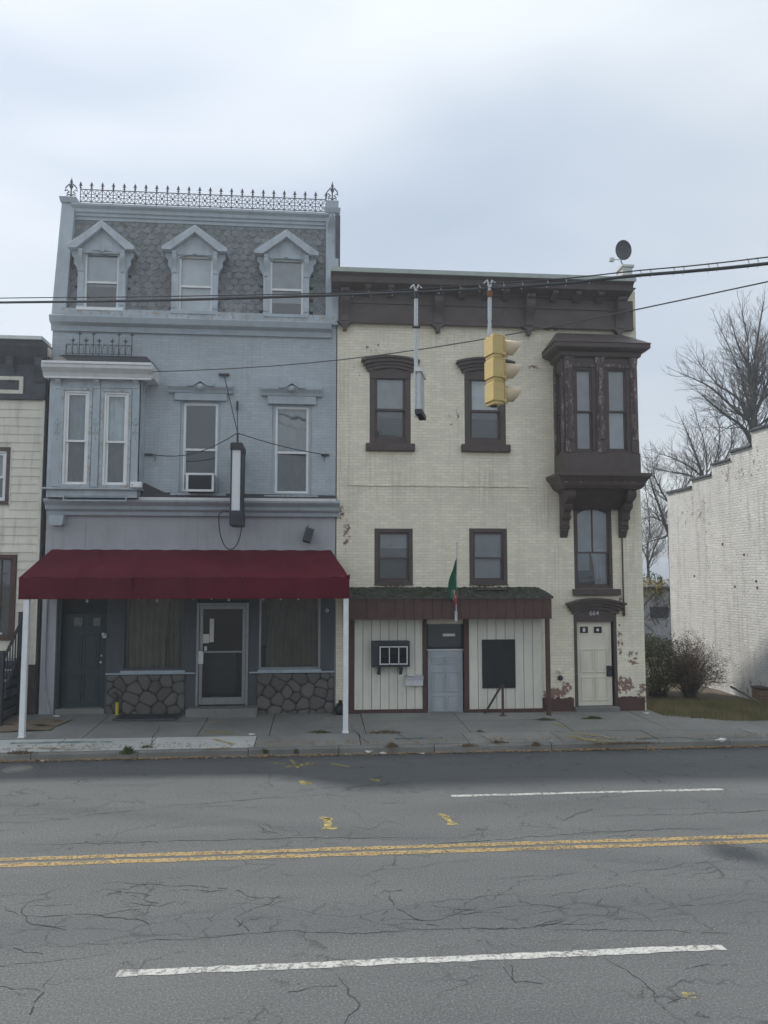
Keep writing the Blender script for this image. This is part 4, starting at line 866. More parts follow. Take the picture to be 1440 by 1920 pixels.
for (r_, side_) in ((sw1, 1), (sw2, -1)):
    f_ = frame_bars(MB(), r_[0], r_[1], r_[2], r_[3], .05, .0, .09).build('shop_window', m_alu if side_ < 0 else m_store_shaded, blue, .004)
    MB().face([(r_[0] + .05, .05, r_[2] + .05), (r_[1] - .05, .05, r_[2] + .05), (r_[1] - .05, .05, r_[3] - .05), (r_[0] + .05, .05, r_[3] - .05)]).build('pane', m_glass_shop, f_)
    cu = MB(); xm_ = (r_[0] + r_[1]) / 2; w = r_[1] - r_[0]
    if side_ > 0: folds(cu, r_[0] + .03, r_[1] - .25 * w, r_[2], r_[3], .24, .055, 6, .12, -1); folds(cu, r_[0] + .66 * w, r_[1], r_[2], r_[3], .40, .05, 3)
    else: folds(cu, r_[0] + .36 * w, r_[1], r_[2], r_[3], .24, .055, 6, -.4, 1, 10); folds(cu, r_[0], r_[0] + .40 * w, r_[2] + .5, r_[3], .36, .05, 3, .6, -1)
    cu.build('curtain', m_curtain_b, f_, smooth=True)
    bx('sill', m_blue_trim, f_, r_[0] - .02, r_[1] + .02, -.05, .0, r_[2] - .05, r_[2] + .001, .006)
for (pa, pb) in ((199, 366), (467, 627)):
    xa1_, xb1_ = at(pa, 1262, 0)[0], at(pb, 1262, 0)[0]; bx('ledge', m_blue_trim, blue, xa1_, xb1_, -.09, 0, zs - .03, zs, .006)
# glass shop door
r_ = gd; zt = at(415, 1132, 0)[1]
fr = frame_bars(MB(), r_[0], r_[1], r_[2], zt + .02, .06, -.03, .10, .0).build('door_frame', m_alu, blue, .005)
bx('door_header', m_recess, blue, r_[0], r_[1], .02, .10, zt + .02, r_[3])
ld = MB(); frame_bars(ld, r_[0] + .065, r_[1] - .065, r_[2] + .02, zt - .045, .075, .01, .055, .16); zbar = at(415, 1222, 0)[1]; ld.box(r_[0] + .14, r_[1] - .14, -.03, .012, zbar - .02, zbar + .02); ld = ld.build('glass_door', m_alu, blue, .004)
MB().face([(r_[0] + .13, .03, r_[2] + .15), (r_[1] - .13, .03, r_[2] + .15), (r_[1] - .13, .03, zt - .11), (r_[0] + .13, .03, zt - .11)]).build('pane', m_glass_shop, ld)
q = R(371, 1221, 381, 1245, -.04); bx('lock_plate', m_white, ld, q[0], q[1], -.03, .01, q[2], q[3], .004)
for (pa, pb, pc_, pd_) in ((376, 1189, 392, 1206), (393, 1160, 401, 1204), (383, 1212, 388, 1220)):
    q = R(pa, pb, pc_, pd_, .02); bx('notice', m_litter, ld, q[0], q[1], .02, .026, q[2], q[3])
q = R(392, 1225, 440, 1280, .3); bx('inner_counter', m_recess, blue, q[0], q[1], .5, .9, Zg + .05, q[3])
q = R(380, 1289, 460, 1305, .3); bx('inner_floor', m_conc_new, blue, q[0], q[1], .3, 1.2, Zg + .07, Zg + .12)
s0, s1, sz0, sz1 = R(347, 1322, 481, 1342, -.45); bx('step', m_conc_old, blue, s0, s1, -.45, .0, Zg, gd[2], .02)
# field stones of the shop base
def clip(poly, p, q):
    mxx, my_ = (p[0] + q[0]) / 2, (p[1] + q[1]) / 2; nx, ny = q[0] - p[0], q[1] - p[1]; out = []
    for i in range(len(poly)):
        a, c = poly[i], poly[(i + 1) % len(poly)]; da = (a[0] - mxx) * nx + (a[1] - my_) * ny; dc = (c[0] - mxx) * nx + (c[1] - my_) * ny
        if da <= 0: out.append(a)
        if (da < 0 < dc) or (dc < 0 < da): t = da / (da - dc); out.append((a[0] + (c[0] - a[0]) * t, a[1] + (c[1] - a[1]) * t))
    return out
def chaikin(p): 
    o = []
    for i in range(len(p)):
        a, c = p[i], p[(i + 1) % len(p)]; o += [(a[0] * .8 + c[0] * .2, a[1] * .8 + c[1] * .2), (a[0] * .2 + c[0] * .8, a[1] * .2 + c[1] * .8)]
    return o
rng = random.Random(5)
for (pa, pb) in ((200, 347), (481, 626)):
    X0, X1 = at(pa, 1300, 0)[0], at(pb, 1300, 0)[0]; Z0, Z1 = Zg, zs - .035
    back = bx('stone_panel', m_mortar, blue, X0, X1, -.03, .0, Z0, Z1)
    seeds = []; tries = 0
    while len(seeds) < 30 and tries < 4000:
        tries += 1; s = (rng.uniform(X0, X1), rng.uniform(Z0, Z1)); md = rng.uniform(.17, .36)
        if all(math.hypot((s[0] - t[0]) * .9, s[1] - t[1]) > md for t in seeds): seeds.append(s)
    for s in seeds:
        poly = [(X0, Z0), (X1, Z0), (X1, Z1), (X0, Z1)]
        for t in seeds:
            if t is not s: poly = clip(poly, s, t)
        if len(poly) < 3: continue
        cx = sum(p[0] for p in poly) / len(poly); cz = sum(p[1] for p in poly) / len(poly)
        def inset(p, d):
            L = math.hypot(p[0] - cx, p[1] - cz); k = max(.2, 1 - d / L); return (cx + (p[0] - cx) * k, cz + (p[1] - cz) * k)
        ring = chaikin([inset(p, .009) for p in poly]); b = MB(); dep = rng.uniform(.02, .05)
        lv = [([p for p in ring], -.028), ([inset(p, .008) for p in ring], -.03 - dep * .6), ([inset(p, .05) for p in ring], -.03 - dep)]
        for (ra, ya), (rb, yb) in zip(lv[:-1], lv[1:]):
            for i in range(len(ra)):
                j = (i + 1) % len(ra); b.face([(ra[i][0], ya, ra[i][1]), (ra[j][0], ya, ra[j][1]), (rb[j][0], yb, rb[j][1]), (rb[i][0], yb, rb[i][1])])
        b.face([(p[0], lv[2][1], p[1]) for p in lv[2][0]])
        b.build('stone', m_stone, back, smooth=False)
# conduit on the left pilaster
cp = MB(); x = at(84, 1200, -.03)[0]
cp.tube([(x + .02, -.05, 3.0), (x + .02, -.05, 1.15), (x + .06, -.06, .8), (x + .17, -.10, .3)], .025, 6); cp.build('conduit', m_store, blue)

# ================================================================== AWNING
AY = -2.05
a0 = at(35, 1100, AY)[0]; a1 = at(655, 1100, AY)[0]; zv0 = at(350, 1123, AY)[1]; zv1 = at(350, 1083, AY)[1]; zab = at(350, 1031, -.03)[1]; a0b = at(97, 1030, -.03)[0]; a1b = at(620, 1034, -.03)[0]
awn = thing('awning', ((a0 + a1) / 2, AY, .2), 'long maroon cloth awning on white posts over the shop front', 'awning')
cv = MB(); n, m = 60, 10
def AP(i, j):
    t = i / n; s = j / m; x = (a0b + (a1b - a0b) * t) * (1 - s) + (a0 + (a1 - a0) * t) * s
    sag = -.055 * math.sin(math.pi * s) * abs(math.sin(t * 6 * math.pi)) ** .7 + .008 * math.sin(t * 43 + s * 5) * s + .006 * math.sin(t * 90 - s * 9)
    return (x, -.03 + (AY + .03) * s, zab + (zv1 - zab) * s + sag)
for i in range(n):
    for j in range(m): cv.face([AP(i, j), AP(i + 1, j), AP(i + 1, j + 1), AP(i, j + 1)])
cv.build('canopy', m_maroon, awn, smooth=True)
va = MB()
for i in range(n):
    def V(i, j): t = i / n; return (a0 + (a1 - a0) * t, AY + (.012 * math.sin(t * 40) if j else 0), zv1 + (zv0 - zv1) * j)
    va.face([V(i, 0), V(i + 1, 0), V(i + 1, 1), V(i, 1)])
va.build('valance', m_maroon, awn, smooth=True)
for i in range(1, 6):                                          # sewn seams over the ribs
    u = i * n // 6; sm_ = MB()
    for j in range(m):
        p, q = Vector(AP(u, j)), Vector(AP(u, j + 1)); d_ = Vector((.012, 0, 0)); up_ = Vector((0, 0, .006)); sm_.face([p - d_ + up_, q - d_ + up_, q + d_ + up_, p + d_ + up_])
    sm_.box(a0 + (a1 - a0) * i / 6 - .012, a0 + (a1 - a0) * i / 6 + .012, AY - .016, AY - .011, zv0, zv1); sm_.build('seam', m_maroon, awn)
hm_a = MB(); hm_a.box(a0, a1, AY - .0135, AY - .0125, zv0 + .02, zv0 + .03); hm_a.build('hem', m_maroon, awn)
for (xb, xf) in ((a0b, a0), (a1b, a1)):
    e = MB(); e.face([(xb, -.03, zab), (xf, AY, zv1), (xf, AY, zv0), (xb, -.03, zv0)]); e.build('end_flap', m_maroon, awn)
tr_ = MB(); tr_.face([(a1 - .08, AY + .02, zv1 + .02), (a1 + .01, AY + .03, zv1 + .07), (a1 + .015, AY + .12, zv1 - .02), (a1, AY + .02, zv1 - .05)]); tr_.build('torn_corner', m_maroon, awn)
f_ = MB()
for x, xb in ((a0 + .03, a0b + .03), (a0 * .67 + a1 * .33, a0b * .67 + a1b * .33), (a0 * .33 + a1 * .67, a0b * .33 + a1b * .67), (a1 - .03, a1b - .03)):
    f_.tube([(xb, -.03, zab - .05), (x, AY + .03, zv1 - .05)], .018, 6); f_.tube([(xb, -.03, zv0 + .04), (x, AY + .03, zv0 + .04)], .018, 6)
f_.tube([(a0, AY + .03, zv0 + .04), (a1, AY + .03, zv0 + .04)], .018, 6); f_.build('frame', m_steel, awn)
for px, tp in ((36, 41), (648, 648)):
    x = at(px, 1370, AY)[0] + (.03 if px < 100 else 0); zb = gz(x, AY); p = MB()
    p.box(x - .052, x + .052, AY + .02, AY + .124, zb, zv0 + .03); p.box(x - .065, x + .065, AY + .007, AY + .137, zb, zb + .03); p.build('post', m_whitev, awn, .008)
# string lights under the awning
sl_ = thing('string_lights', (-2.7, -1.2, 2.8), 'string of small clear bulbs hanging under the maroon awning', 'string lights')
cdn = MB(); prev = None; B = []
for i in range(15):
    x = a0 + .7 + i * .36; z = zv0 + .10 - .05 * (i % 2) - .04 * math.sin(i * 1.7); B.append((x, -1.3 + .1 * math.sin(i), z))
for p, q in zip(B[:-1], B[1:]): cdn.tube([p, ((p[0] + q[0]) / 2, p[1], min(p[2], q[2]) - .06), q], .006, 4)
cdn.build('cord', m_cable, sl_)
bm_ = MB(); bm_.lathe([(0, -.11), (.02, -.10), (.03, -.075), (.02, -.04), (.016, -.0), (0, 0)], (0, 0, 0), 8); bme = bm_.mesh('bulb'); bme.materials.append(m_white)
for p in B: piece('bulb', bme, p, sl_)

# ================================================================== CREAM HOUSE
XW0 = XB1 + .012; XW1 = at(1203, 1000, 0)[0]
cream = thing('brick_house', ((XW0 + XW1) / 2, 0, .15), 'three-storey cream painted brick house with dark brown cornice and oriel', 'building')
zck = at(900, 511, -.58)[1]; zfr0 = at(900, 612, -.1)[1]; zfr1 = zck - .40
WD = 5.0
u1 = R(693, 697, 770, 832); u2 = R(871, 700, 948, 834); l1 = R(702, 991, 774, 1095); l2 = R(880, 991, 951, 1095); tw = R(1076, 945, 1148, 1104); nd = R(1077, 1150, 1157, 1328); oo = R(1075, 690, 1180, 845)
MB().wall(XW0, XW1, .05, zck - .1, [u1, u2, l1, l2, tw, nd, oo, R(797, 1170, 873, 1340)], 0.0, .14).build('wall', m_white_brick, cream)
zbk = 6.6; PF = [(.001, .05), (WD, .05), (WD, zbk), (.25, zck - .12), (.001, zck - .12)]; sh = MB(); sh.prism(PF, XW1 - .012, XW1 - .002, 'x'); sh.prism(PF, XW0 + .002, XW0 + .012, 'x'); sh.box(XW0 + .01, XW1 - .01, WD, WD + .01, .05, zbk); sh.build('side_wall', m_side_brick, cream)  # unseen rear kept shallow and low to shape the sun on the side wall
fl = MB()
for z in (.12, at(800, 925, 0)[1]): fl.box(XW0 + .03, XW1 - .03, .15, WD - .02, z, z + .05)
fl.box(XW0 + .03, XW1 - .03, 2.6, 2.62, .1, zck - 2.1); fl.build('floor', m_room, cream)
rd = MB(); rd.face([(XW0, -.1, zck - .05), (XW1, -.1, zck - .05), (XW1, .25, zck - .06), (XW0, .25, zck - .06)]); rd.face([(XW0, .25, zck - .06), (XW1, .25, zck - .06), (XW1, WD + .1, zbk), (XW0, WD + .1, zbk)]); rd.build('roof_deck', m_roof, cream)
# cornice
x0c, x1c = at(622, 505, -.55)[0], at(1190, 525, -.55)[0]
cn_ = MB(); cn_.prism([(0, zfr1 + .02), (-.15, zfr1 + .02), (-.17, zfr1 + .05), (-.46, zck - .27), (-.48, zck - .14), (-.56, zck - .09), (-.56, zck - .01), (0, zck)], x0c, x1c, 'x'); cn_.build('cornice', m_cornice, cream, .008)
MB().box(x0c - .02, x1c + .02, -.60, -.56, zck - .085, zck + .015).box(x0c - .02, x1c + .02, -.56, .2, zck + .002, zck + .016).build('roof_edge', m_gutter_green, cream)
fz = MB(); fz.box(XW0 + .02, XW1 - .1, -.10, 0, zfr0 + .02, zfr1 + .02); fz.box(XW0 + .02, XW1 - .1, -.13, -.10, zfr0 + .0, zfr0 + .07); fz.box(XW0 + .02, XW1 - .1, -.13, -.10, zfr1 - .25, zfr1 - .20); fz.build('frieze', m_cornice, cream, .005)
for px in (647, 822, 993, 1163):
    x = at(px, 580, -.2)[0]; zt = zfr1 + .02; dr = zt - zfr0 + .12
    b = scroll_bracket(x, .2, -.10, zt, dr * .86, .26); br_ = b.build('bracket', m_cornice, cream, .005)
    pd = MB(); zb = zfr0 + .02; pd.prism([(x - .19, zb), (x - .10, zb - .05), (x - .045, zb - .12), (x - .045, zb - .19), (x + .045, zb - .19), (x + .045, zb - .12), (x + .10, zb - .05), (x + .19, zb)], -.16, 0); pd.build('pendant', m_cornice, br_)
    cp = MB()
    for k in (-1, 0, 1): cp.lathe([(0, -.05), (.035, -.02), (.02, .05), (0, .06)], (x + k * .065, -.40, zt - .06), 6)
    cp.build('bracket_cap', m_cornice, br_)
xs_ = [at(p, 540, -.3)[0] for p in (690, 733, 778, 867, 910, 950, 1040, 1083, 1125)]
for x in xs_:
    b = MB(); b.prism([(-.13, zfr1 + .04), (-.40, zfr1 + .12), (-.40, zfr1 + .06), (-.36, zfr1 + .02), (-.28, zfr1 + .0), (-.2, zfr1 - .07), (-.13, zfr1 - .1)], x - .07, x + .07, 'x'); b.build('modillion', m_cornice, cream, .004)
# side parapet stub, chimney
c0, c1, cz0, cz1 = R(1166, 498, 1184, 520, .3)
ch = MB(); ch.box(c0, c1, .25, .65, zck - .8, cz1 - .06); ch.box(c0 - .03, c1 + .04, .22, .68, cz1 - .06, cz1); ch.build('chimney', m_side_brick, cream)
# parged ledge line under the upper windows
q = R(652, 908, 990, 912); lg = MB(); n = 30
for i in range(n):
    a = q[0] + (q[1] - q[0]) * i / n; c = q[0] + (q[1] - q[0]) * (i + 1) / n; z = q[2] + random.uniform(-.008, .008); lg.box(a, c, -.025 if i % 7 else -.015, 0, z, z + .03)
lg.box(q[0], q[0] + .015, -.012, 0, q[2], q[3] + .26); lg.build('band_course', m_white_brick, cream)
# second-floor windows with arched hoods
for wr, hp in ((u1, (675, 776, 697)), (u2, (855, 962, 700))):
    w_ = window(cream, *wr, 0.0, m_brown, m_brown, fw=.13, sw=.05, mid=.47, curtain='blind', drop=.62, cm=m_blind, up=m_glass_dusty, rec=.03)
    hm = MB(); stepped_arch(hm, wr[0] - .03, wr[1] + .03, wr[3] - .02, .10, ((.07, .07, .03), (.07, .10, .07), (.08, .15, .12), (.05, .19, .17)), 0); hm.build('hood', m_brown, w_, .004)
    tp = MB(); tp.prism([(wr[0], wr[3] - .16), (wr[1], wr[3] - .16)] + [(p[0], p[1]) for p in arc_poly(wr[0], wr[1], wr[3] - .02, .10)][::-1], -.02, .0); tp.build('tympanum', m_brown, w_)
    bx('sill', m_brown, w_, wr[0] - .09, wr[1] + .09, -.10, .02, wr[2] - .18, wr[2] - .002, .015)
for k, wr in enumerate((l1, l2)):
    w_ = window(cream, *wr, 0.0, m_brown, m_brown, fw=.09, sw=.045, mid=.46, curtain='blind', drop=.34 if k == 0 else .98, cm=m_shade, up=m_glass_dusty, lowglass=m_glass_dim if k == 0 else m_glass_dusty, rec=.02)
    bx('sill', m_brown, w_, wr[0] - .01, wr[1] + .01, -.03, .02, wr[2] - .03, wr[2] - .002, .004)
# oriel
oy = -.72
f0, f1, _, _ = R(1058, 690, 1196, 845, oy)
ort = empty('oriel', ((f0 + f1) / 2, oy, 5), cream)
wl = R(1077, 690, 1114, 847, oy); wr_ = R(1137, 690, 1178, 847, oy)
zo0 = at(1125, 849, oy)[1]; zo1 = at(1125, 668, oy)[1]
ob = MB(); ob.wall(f0, f1, zo0, zo1, [wl, wr_], oy, .1)
sh0, sh1 = at(0, 0)[0], 0
ob.wall(oy, 0.0, zo0, zo1, [(oy + .20, -.16, wl[2], wl[3])], f0, .1, 'x'); ob.wall(oy, 0.0, zo0, zo1, [], f1, .0, 'x'); ob.face([(f0, oy, zo1), (f1, oy, zo1), (f1, 0, zo1), (f0, 0, zo1)]); ob.face([(f0, oy, zo0), (f1, oy, zo0), (f1, 0, zo0), (f0, 0, zo0)])
ob.build('oriel_body', m_brown, ort)
for w in (wl, wr_): window(ort, *w, oy, m_brown, m_brown, fw=.04, sw=.04, mid=.48, curtain='blind', drop=.99, cm=m_shade, cm_y=.15, up=m_glass_dusty, lowglass=m_glass_dusty, rec=.03)
sw_ = MB(); y0_, y1_ = oy + .20, -.16
for (ya, yb, za, zb) in ((y0_, y0_ + .05, wl[2], wl[3]), (y1_ - .05, y1_, wl[2], wl[3]), (y0_, y1_, wl[2], wl[2] + .06), (y0_, y1_, wl[3] - .06, wl[3]), (y0_, y1_, (wl[2] + wl[3]) / 2 - .03, (wl[2] + wl[3]) / 2 + .03)): sw_.box(f0 + .02, f0 + .07, ya, yb, za, zb)
sw_ = sw_.build('side_window', m_brown, ort); MB().face([(f0 + .05, y0_, wl[2]), (f0 + .05, y1_, wl[2]), (f0 + .05, y1_, wl[3]), (f0 + .05, y0_, wl[3])]).build('pane', m_glass_dusty, sw_)
for (pa, pb) in ((1058, 1076), (1116, 1135), (1181, 1196)):       # flaking columns
    a = at(pa, 760, oy)[0]; c = at(pb, 760, oy)[0]; cc = MB(); n = 14; zz = [zo0 + (zo1 - zo0) * t for t in (0, .12, .14, .5, .9, .93, 1)]; ww = (1, 1, .86, .82, .86, 1.05, 1.15); m_ = (a + c) / 2; hw = (c - a) / 2 * .9
    for i in range(6):
        cc.hexa([(m_ - hw * ww[i], oy - .05, zz[i]), (m_ + hw * ww[i], oy - .05, zz[i]), (m_ + hw * ww[i], oy, zz[i]), (m_ - hw * ww[i], oy, zz[i])], [(m_ - hw * ww[i + 1], oy - .05, zz[i + 1]), (m_ + hw * ww[i + 1], oy - .05, zz[i + 1]), (m_ + hw * ww[i + 1], oy, zz[i + 1]), (m_ - hw * ww[i + 1], oy, zz[i + 1])])
    cc.tube([(m_, oy - .055, zo0 + .3), (m_, oy - .06, zo1 - .3)], hw * .55, 8); cc.build('column', m_peel, ort, .008)
bx('head_rail', m_peel, ort, f0 + .05, f1 - .05, oy - .03, oy, wl[3] + .02, wl[3] + .10)
for ya in (oy + .02, -.14): bx('side_post', m_peel, ort, f0 - .03, f0, ya, ya + .12, zo0, zo1, .004)
# oriel eaves and roof
e0, e1 = at(1022, 660, oy - .25)[0] + .12, at(1217, 655, oy - .3)[0]; ez0 = zo1 - .05; ez1 = at(1120, 641, oy - .3)[1]
em = MB(); 
def ring(b, d, z): return [(f0 - d, oy - d, z), (f1 + d * .8, oy - d, z), (f1 + d * .8, .0, z), (f0 - d, .0, z)]
L_ = [(0.02, ez0), (.08, ez0 + .03), (.10, ez0 + .12), (.22, ez1 - .14), (.28, ez1 - .10), (.28, ez1)]
for (d0, za), (d1, zb) in zip(L_[:-1], L_[1:]): em.hexa(ring(None, d0, za), ring(None, d1, zb))
em.build('eaves', m_brown, ort, .006)
rz = at(1125, 627, -.1)[1]; rf = MB(); rf.hexa(ring(None, .30, ez1 + .002), [(f0 + .05, -.12, rz), (f1 - .1, -.12, rz), (f1 - .1, .0, rz), (f0 + .05, 0, rz)]); rf.build('oriel_roof', m_brown, ort)
# apron and lower cornice
za1 = zo0; za0 = at(1120, 889, oy)[1]; MB().hexa(ring(None, .03, za0), ring(None, .03, za1 - .002)).build('apron', m_brown, ort, .008)
zl1 = za0 + .01; zl0 = at(1120, 916, oy)[1]; lc = MB(); hh = zl1 - zl0
for (d0, a), (d1, b_) in zip([(.03, 0), (.10, .22), (.12, .42), (.20, .7), (.24, .8)], [(.10, .22), (.12, .42), (.20, .7), (.24, .8), (.24, 1)]): lc.hexa(ring(None, d0, zl0 + hh * a), ring(None, d1, zl0 + hh * b_))
lc.build('lower_cornice', m_brown, ort, .005); MB().hexa(ring(None, .125, zl0 + hh * .36), ring(None, .135, zl0 + hh * .44)).build('cornice_bead', m_peel, ort)
MB().hexa([(f0 + .02, oy + .05, zl0 - .30), (f1 - .02, oy + .05, zl0 - .30), (f1 - .02, 0, zl0 - .30), (f0 + .02, 0, zl0 - .30)], [(f0 - .02, oy + .0, zl0), (f1 + .02, oy, zl0), (f1 + .02, 0, zl0), (f0 - .02, 0, zl0)]).v
sf = MB(); sf.hexa([(f0 + .30, -.1, zl0 - .42), (f1 - .3, -.1, zl0 - .42), (f1 - .3, 0, zl0 - .42), (f0 + .3, 0, zl0 - .42)], [(f0 + .02, oy + .1, zl0), (f1 - .02, oy + .1, zl0), (f1 - .02, 0, zl0), (f0 + .02, 0, zl0)]); sf.build('soffit', m_brown, ort)
for x in (f0 + .16, f1 - .16):
    zt = zl0 + .01; P = [(0, zt), (-.66, zt), (-.66, zt - .16), (-.60, zt - .25), (-.50, zt - .28), (-.42, zt - .36), (-.40, zt - .46), (-.30, zt - .52), (-.26, zt - .66), (-.2, zt - .72), (-.19, zt - .82), (-.13, zt - .86), (-.15, zt - .94), (-.09, zt - .99), (-.06, zt - 1.06), (0, zt - 1.1)]
    k = MB().prism(P, x - .09, x + .09, 'x').build('bracket', m_brown, ort, .012)
    sc_ = MB()
    for (yy, z2, r) in ((-.57, zt - .12, .10), (-.36, zt - .36, .085), (-.2, zt - .62, .07), (-.12, zt - .86, .05)):
        sc_.lathe([(0, -.115), (r * .5, -.115), (r, -.10), (r, .10), (r * .5, .115), (0, .115)], (x, yy, z2), 10, 'x')
    sc_.build('scroll', m_brown, k, smooth=False)
# tall window under the oriel
w_ = frame_bars(MB(), *tw, .07, .02, .13).build('tall_window', m_brown, cream, .005)
zmid = at(1110, 1036, 0)[1]; a0_, a1_ = tw[0] + .07, tw[1] - .07; xm_ = (a0_ + a1_) / 2
frame_bars(MB(), a0_, a1_, zmid - .02, tw[3] - .07, .04, .04, .075).box(xm_ - .018, xm_ + .018, .042, .07, zmid, tw[3] - .1).build('sash', m_brown, w_)
frame_bars(MB(), a0_, a1_, tw[2] + .07, zmid + .02, .04, .08, .115).build('sash', m_brown, w_)
hd = MB(); hd.prism([(a0_, tw[3] - .07)] + [(a0_ + (a1_ - a0_) * i / 10, tw[3] - .26 + .13 * (1 - (2 * i / 10 - 1) ** 2)) for i in range(11)] + [(a1_, tw[3] - .07)], .03, .06); hd.build('arched_head', m_brown, w_)
MB().face([(a0_, .055, zmid), (a1_, .055, zmid), (a1_, .055, tw[3] - .08), (a0_, .055, tw[3] - .08)]).build('pane', m_glass_dusty, w_); MB().face([(a0_, .095, tw[2] + .07), (a1_, .095, tw[2] + .07), (a1_, .095, zmid), (a0_, .095, zmid)]).build('pane', m_glass, w_)
bl = MB(); bl.box(tw[0], tw[1], .25, .26, zmid - .02, tw[3]); bl.box(tw[0], xm_ - .02, .22, .23, zmid - .42, zmid); bl.build('blind', m_shade, w_); cu = MB(); folds(cu, xm_, tw[1], tw[2], zmid + .1, .2, .02, 5, .22, 1); cu.build('curtain', m_curtain_w, w_, smooth=True)
bx('sill', m_brown, w_, tw[0] - .06, tw[1] + .15, -.10, .02, tw[2] - .15, tw[2] - .002, .012)
# numbered door
hm = MB(); stepped_arch(hm, nd[0] - .02, nd[1] + .02, nd[3] - .02, .12, ((.07, .06, .03), (.07, .10, .07), (.07, .15, .12), (.05, .2, .17)), 0)
frm = frame_bars(MB(), nd[0], nd[1], .12, nd[3] - .02, .07, -.02, .12, .0).build('door_frame', m_brown, cream, .005); hm.build('hood', m_brown, frm, .004)
tp = MB(); tp.prism([(nd[0], nd[3] - .20), (nd[1], nd[3] - .20)] + arc_poly(nd[0], nd[1], nd[3] - .02, .12)[::-1], -.012, .02); tp.build('transom', m_brown, frm)
yd = .06; d0, d1, dz0, dz1 = R(1081, 1164, 1147, 1323, yd)
wd = panel_door(cream, d0, d1, dz0, dz1, yd, m_door_white, [(.07, .33), (.40, .66)], .05, 'door')
for k, (pa, pb) in enumerate(((1087, 1102), (1113, 1128))):
    q = R(pa, 1175, pb, 1187, yd); frame_bars(MB(), q[0] - .03, q[1] + .03, q[2] - .03, q[3] + .03, .028, yd - .012, yd + .001).build('light_frame', m_door_white, wd); bx('pane', m_black, wd, q[0], q[1], yd - .006, yd + .001, q[2], q[3])
    bx('sticker', m_litter, wd, q[0] + .07 + .0 * k, q[0] + .13, yd - .010, yd - .007, q[2] + .03, q[3] - .03) if k == 0 else MB().lathe([(0, -.012), (.035, -.010), (.035, -.006)], ((q[0] + q[1]) / 2, yd, (q[2] + q[3]) / 2), 8, 'y').build('sticker', m_litter, wd)
q = R(1137, 1248, 1145, 1268, yd); lk = MB(); lk.box(q[0], q[1] + .02, yd - .04, yd, q[2], q[3]); lk.lathe([(0, -.09), (.025, -.085), (.028, -.05), (.01, -.04)], ((q[0] + q[1]) / 2 + .01, yd, q[3] - .06), 8, 'y'); lk.build('lock_guard', m_dark, wd, .005)
bx('threshold', m_kerb, cream, nd[0] - .03, nd[1], -.12, yd + .05, .05, dz0 - .01, .01)
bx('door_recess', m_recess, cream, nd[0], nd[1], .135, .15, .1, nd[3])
tx = bpy.data.curves.new('house_number', 'FONT'); tx.body = '664'; tx.size = .155; tx.extrude = .004; tx.align_x = 'CENTER'; tx.align_y = 'CENTER'; tx.materials.append(m_steel)
to = bpy.data.objects.new('house_number', tx); COL.objects.link(to); X, Z = at(1114, 1150, -.02); to.location = (X, -.018, Z); to.rotation_euler = (math.pi / 2, 0, 0); bpy.context.view_layer.update(); nm = bpy.data.meshes.new_from_object(to); loc_ = to.location.copy(); bpy.data.objects.remove(to); piece('house_number', nm, loc_, frm, (math.pi / 2, 0, 0))
# dark painted plinth each side of the door
for (pa, pb) in ((1018, 1076), (1157, 1209)):
    a, c = at(pa, 1322, -.02)[0], at(pb, 1322, -.02)[0]; zt = at(1120, 1307, 0)[1]; b = MB(); n = 10
    tops = [zt + random.uniform(-.03, .02) for _ in range(n + 1)]
    poly = [(a, .03), (c, .03)] + [(a + (c - a) * i / n, tops[i]) for i in range(n, -1, -1)]; b.prism(poly, -.03, 0); b.build('plinth', m_brown_red, cream)
# drain pipe
pp = MB(); x0_, z0_ = at(1161, 935, -.05); x1_, z1_ = at(1171, 1140, -.05); pp.tube([(x0_ + .04, -.05, z0_ + .1), (x0_ + .045, -.05, z0_ - .3), (x1_ - .02, -.05, z1_ + .3), (x1_ - .02, -.05, z1_ + .05)], .018, 6); pp.tube([(x1_ - .02, -.05, z1_ + .12), (x1_ - .02, -.05, z1_ - .18)], .035, 6); pp.build('drain_pipe', m_brown_red, cream)
for (px, py, r, m) in ((1049, 1258, .05, m_white_brick), (1050, 1271, .06, m_dark)):
    X, Z = at(px, py, 0); MB().lathe([(0, -.09), (r * .5, -.09), (r * .6, -.05), (r, -.045), (r, 0)], (X, 0, Z), 10, 'y').build('pipe_cap', m, cream)
# ---- shed shop front
sy = -.10; fy = -.55
p0, p1 = at(656, 1250, sy)[0], at(1020, 1250, sy)[0]; pz1 = at(850, 1150, sy)[1]
shed = empty('shed_front', ((p0 + p1) / 2, sy, .2), cream)
def planks(pa, pb, y0, y1, hole=None):
    a, c = at(pa, 1250, sy)[0], at(pb, 1250, sy)[0]; zb = at((pa + pb) / 2, y1, sy)[1]; n = max(1, round((c - a) / .205)); w = (c - a) / n
    for i in range(n): bx('plank', m_plank, shed, a + w * i + .005, a + w * (i + 1) - .005, sy - .012 + random.uniform(-.003, .003), sy + .02, zb, pz1, .004)
    bx('backing', m_mortar, shed, a, c, sy + .02, sy + .03, zb, pz1)
    bx('base_board', m_brown_red, shed, a - .02, c + .02, sy - .03, sy + .03, gz(a, 0) - .1, zb + .003, .006)
planks(664, 794, 1160, 1330); planks(879, 1016, 1160, 1329)
for (pa, pb) in ((653, 663), (792, 800), (870, 879)):
    a, c = at(pa, 1250, sy)[0], at(pb, 1250, sy)[0]; bx('upright', m_brown_red, shed, a, c, sy - .04, sy + .06, gz(a, 0) - .1, pz1, .006)
fx0, fx1, fz0, fz1 = R(652, 1121, 1034, 1161, fy)
nf = 22
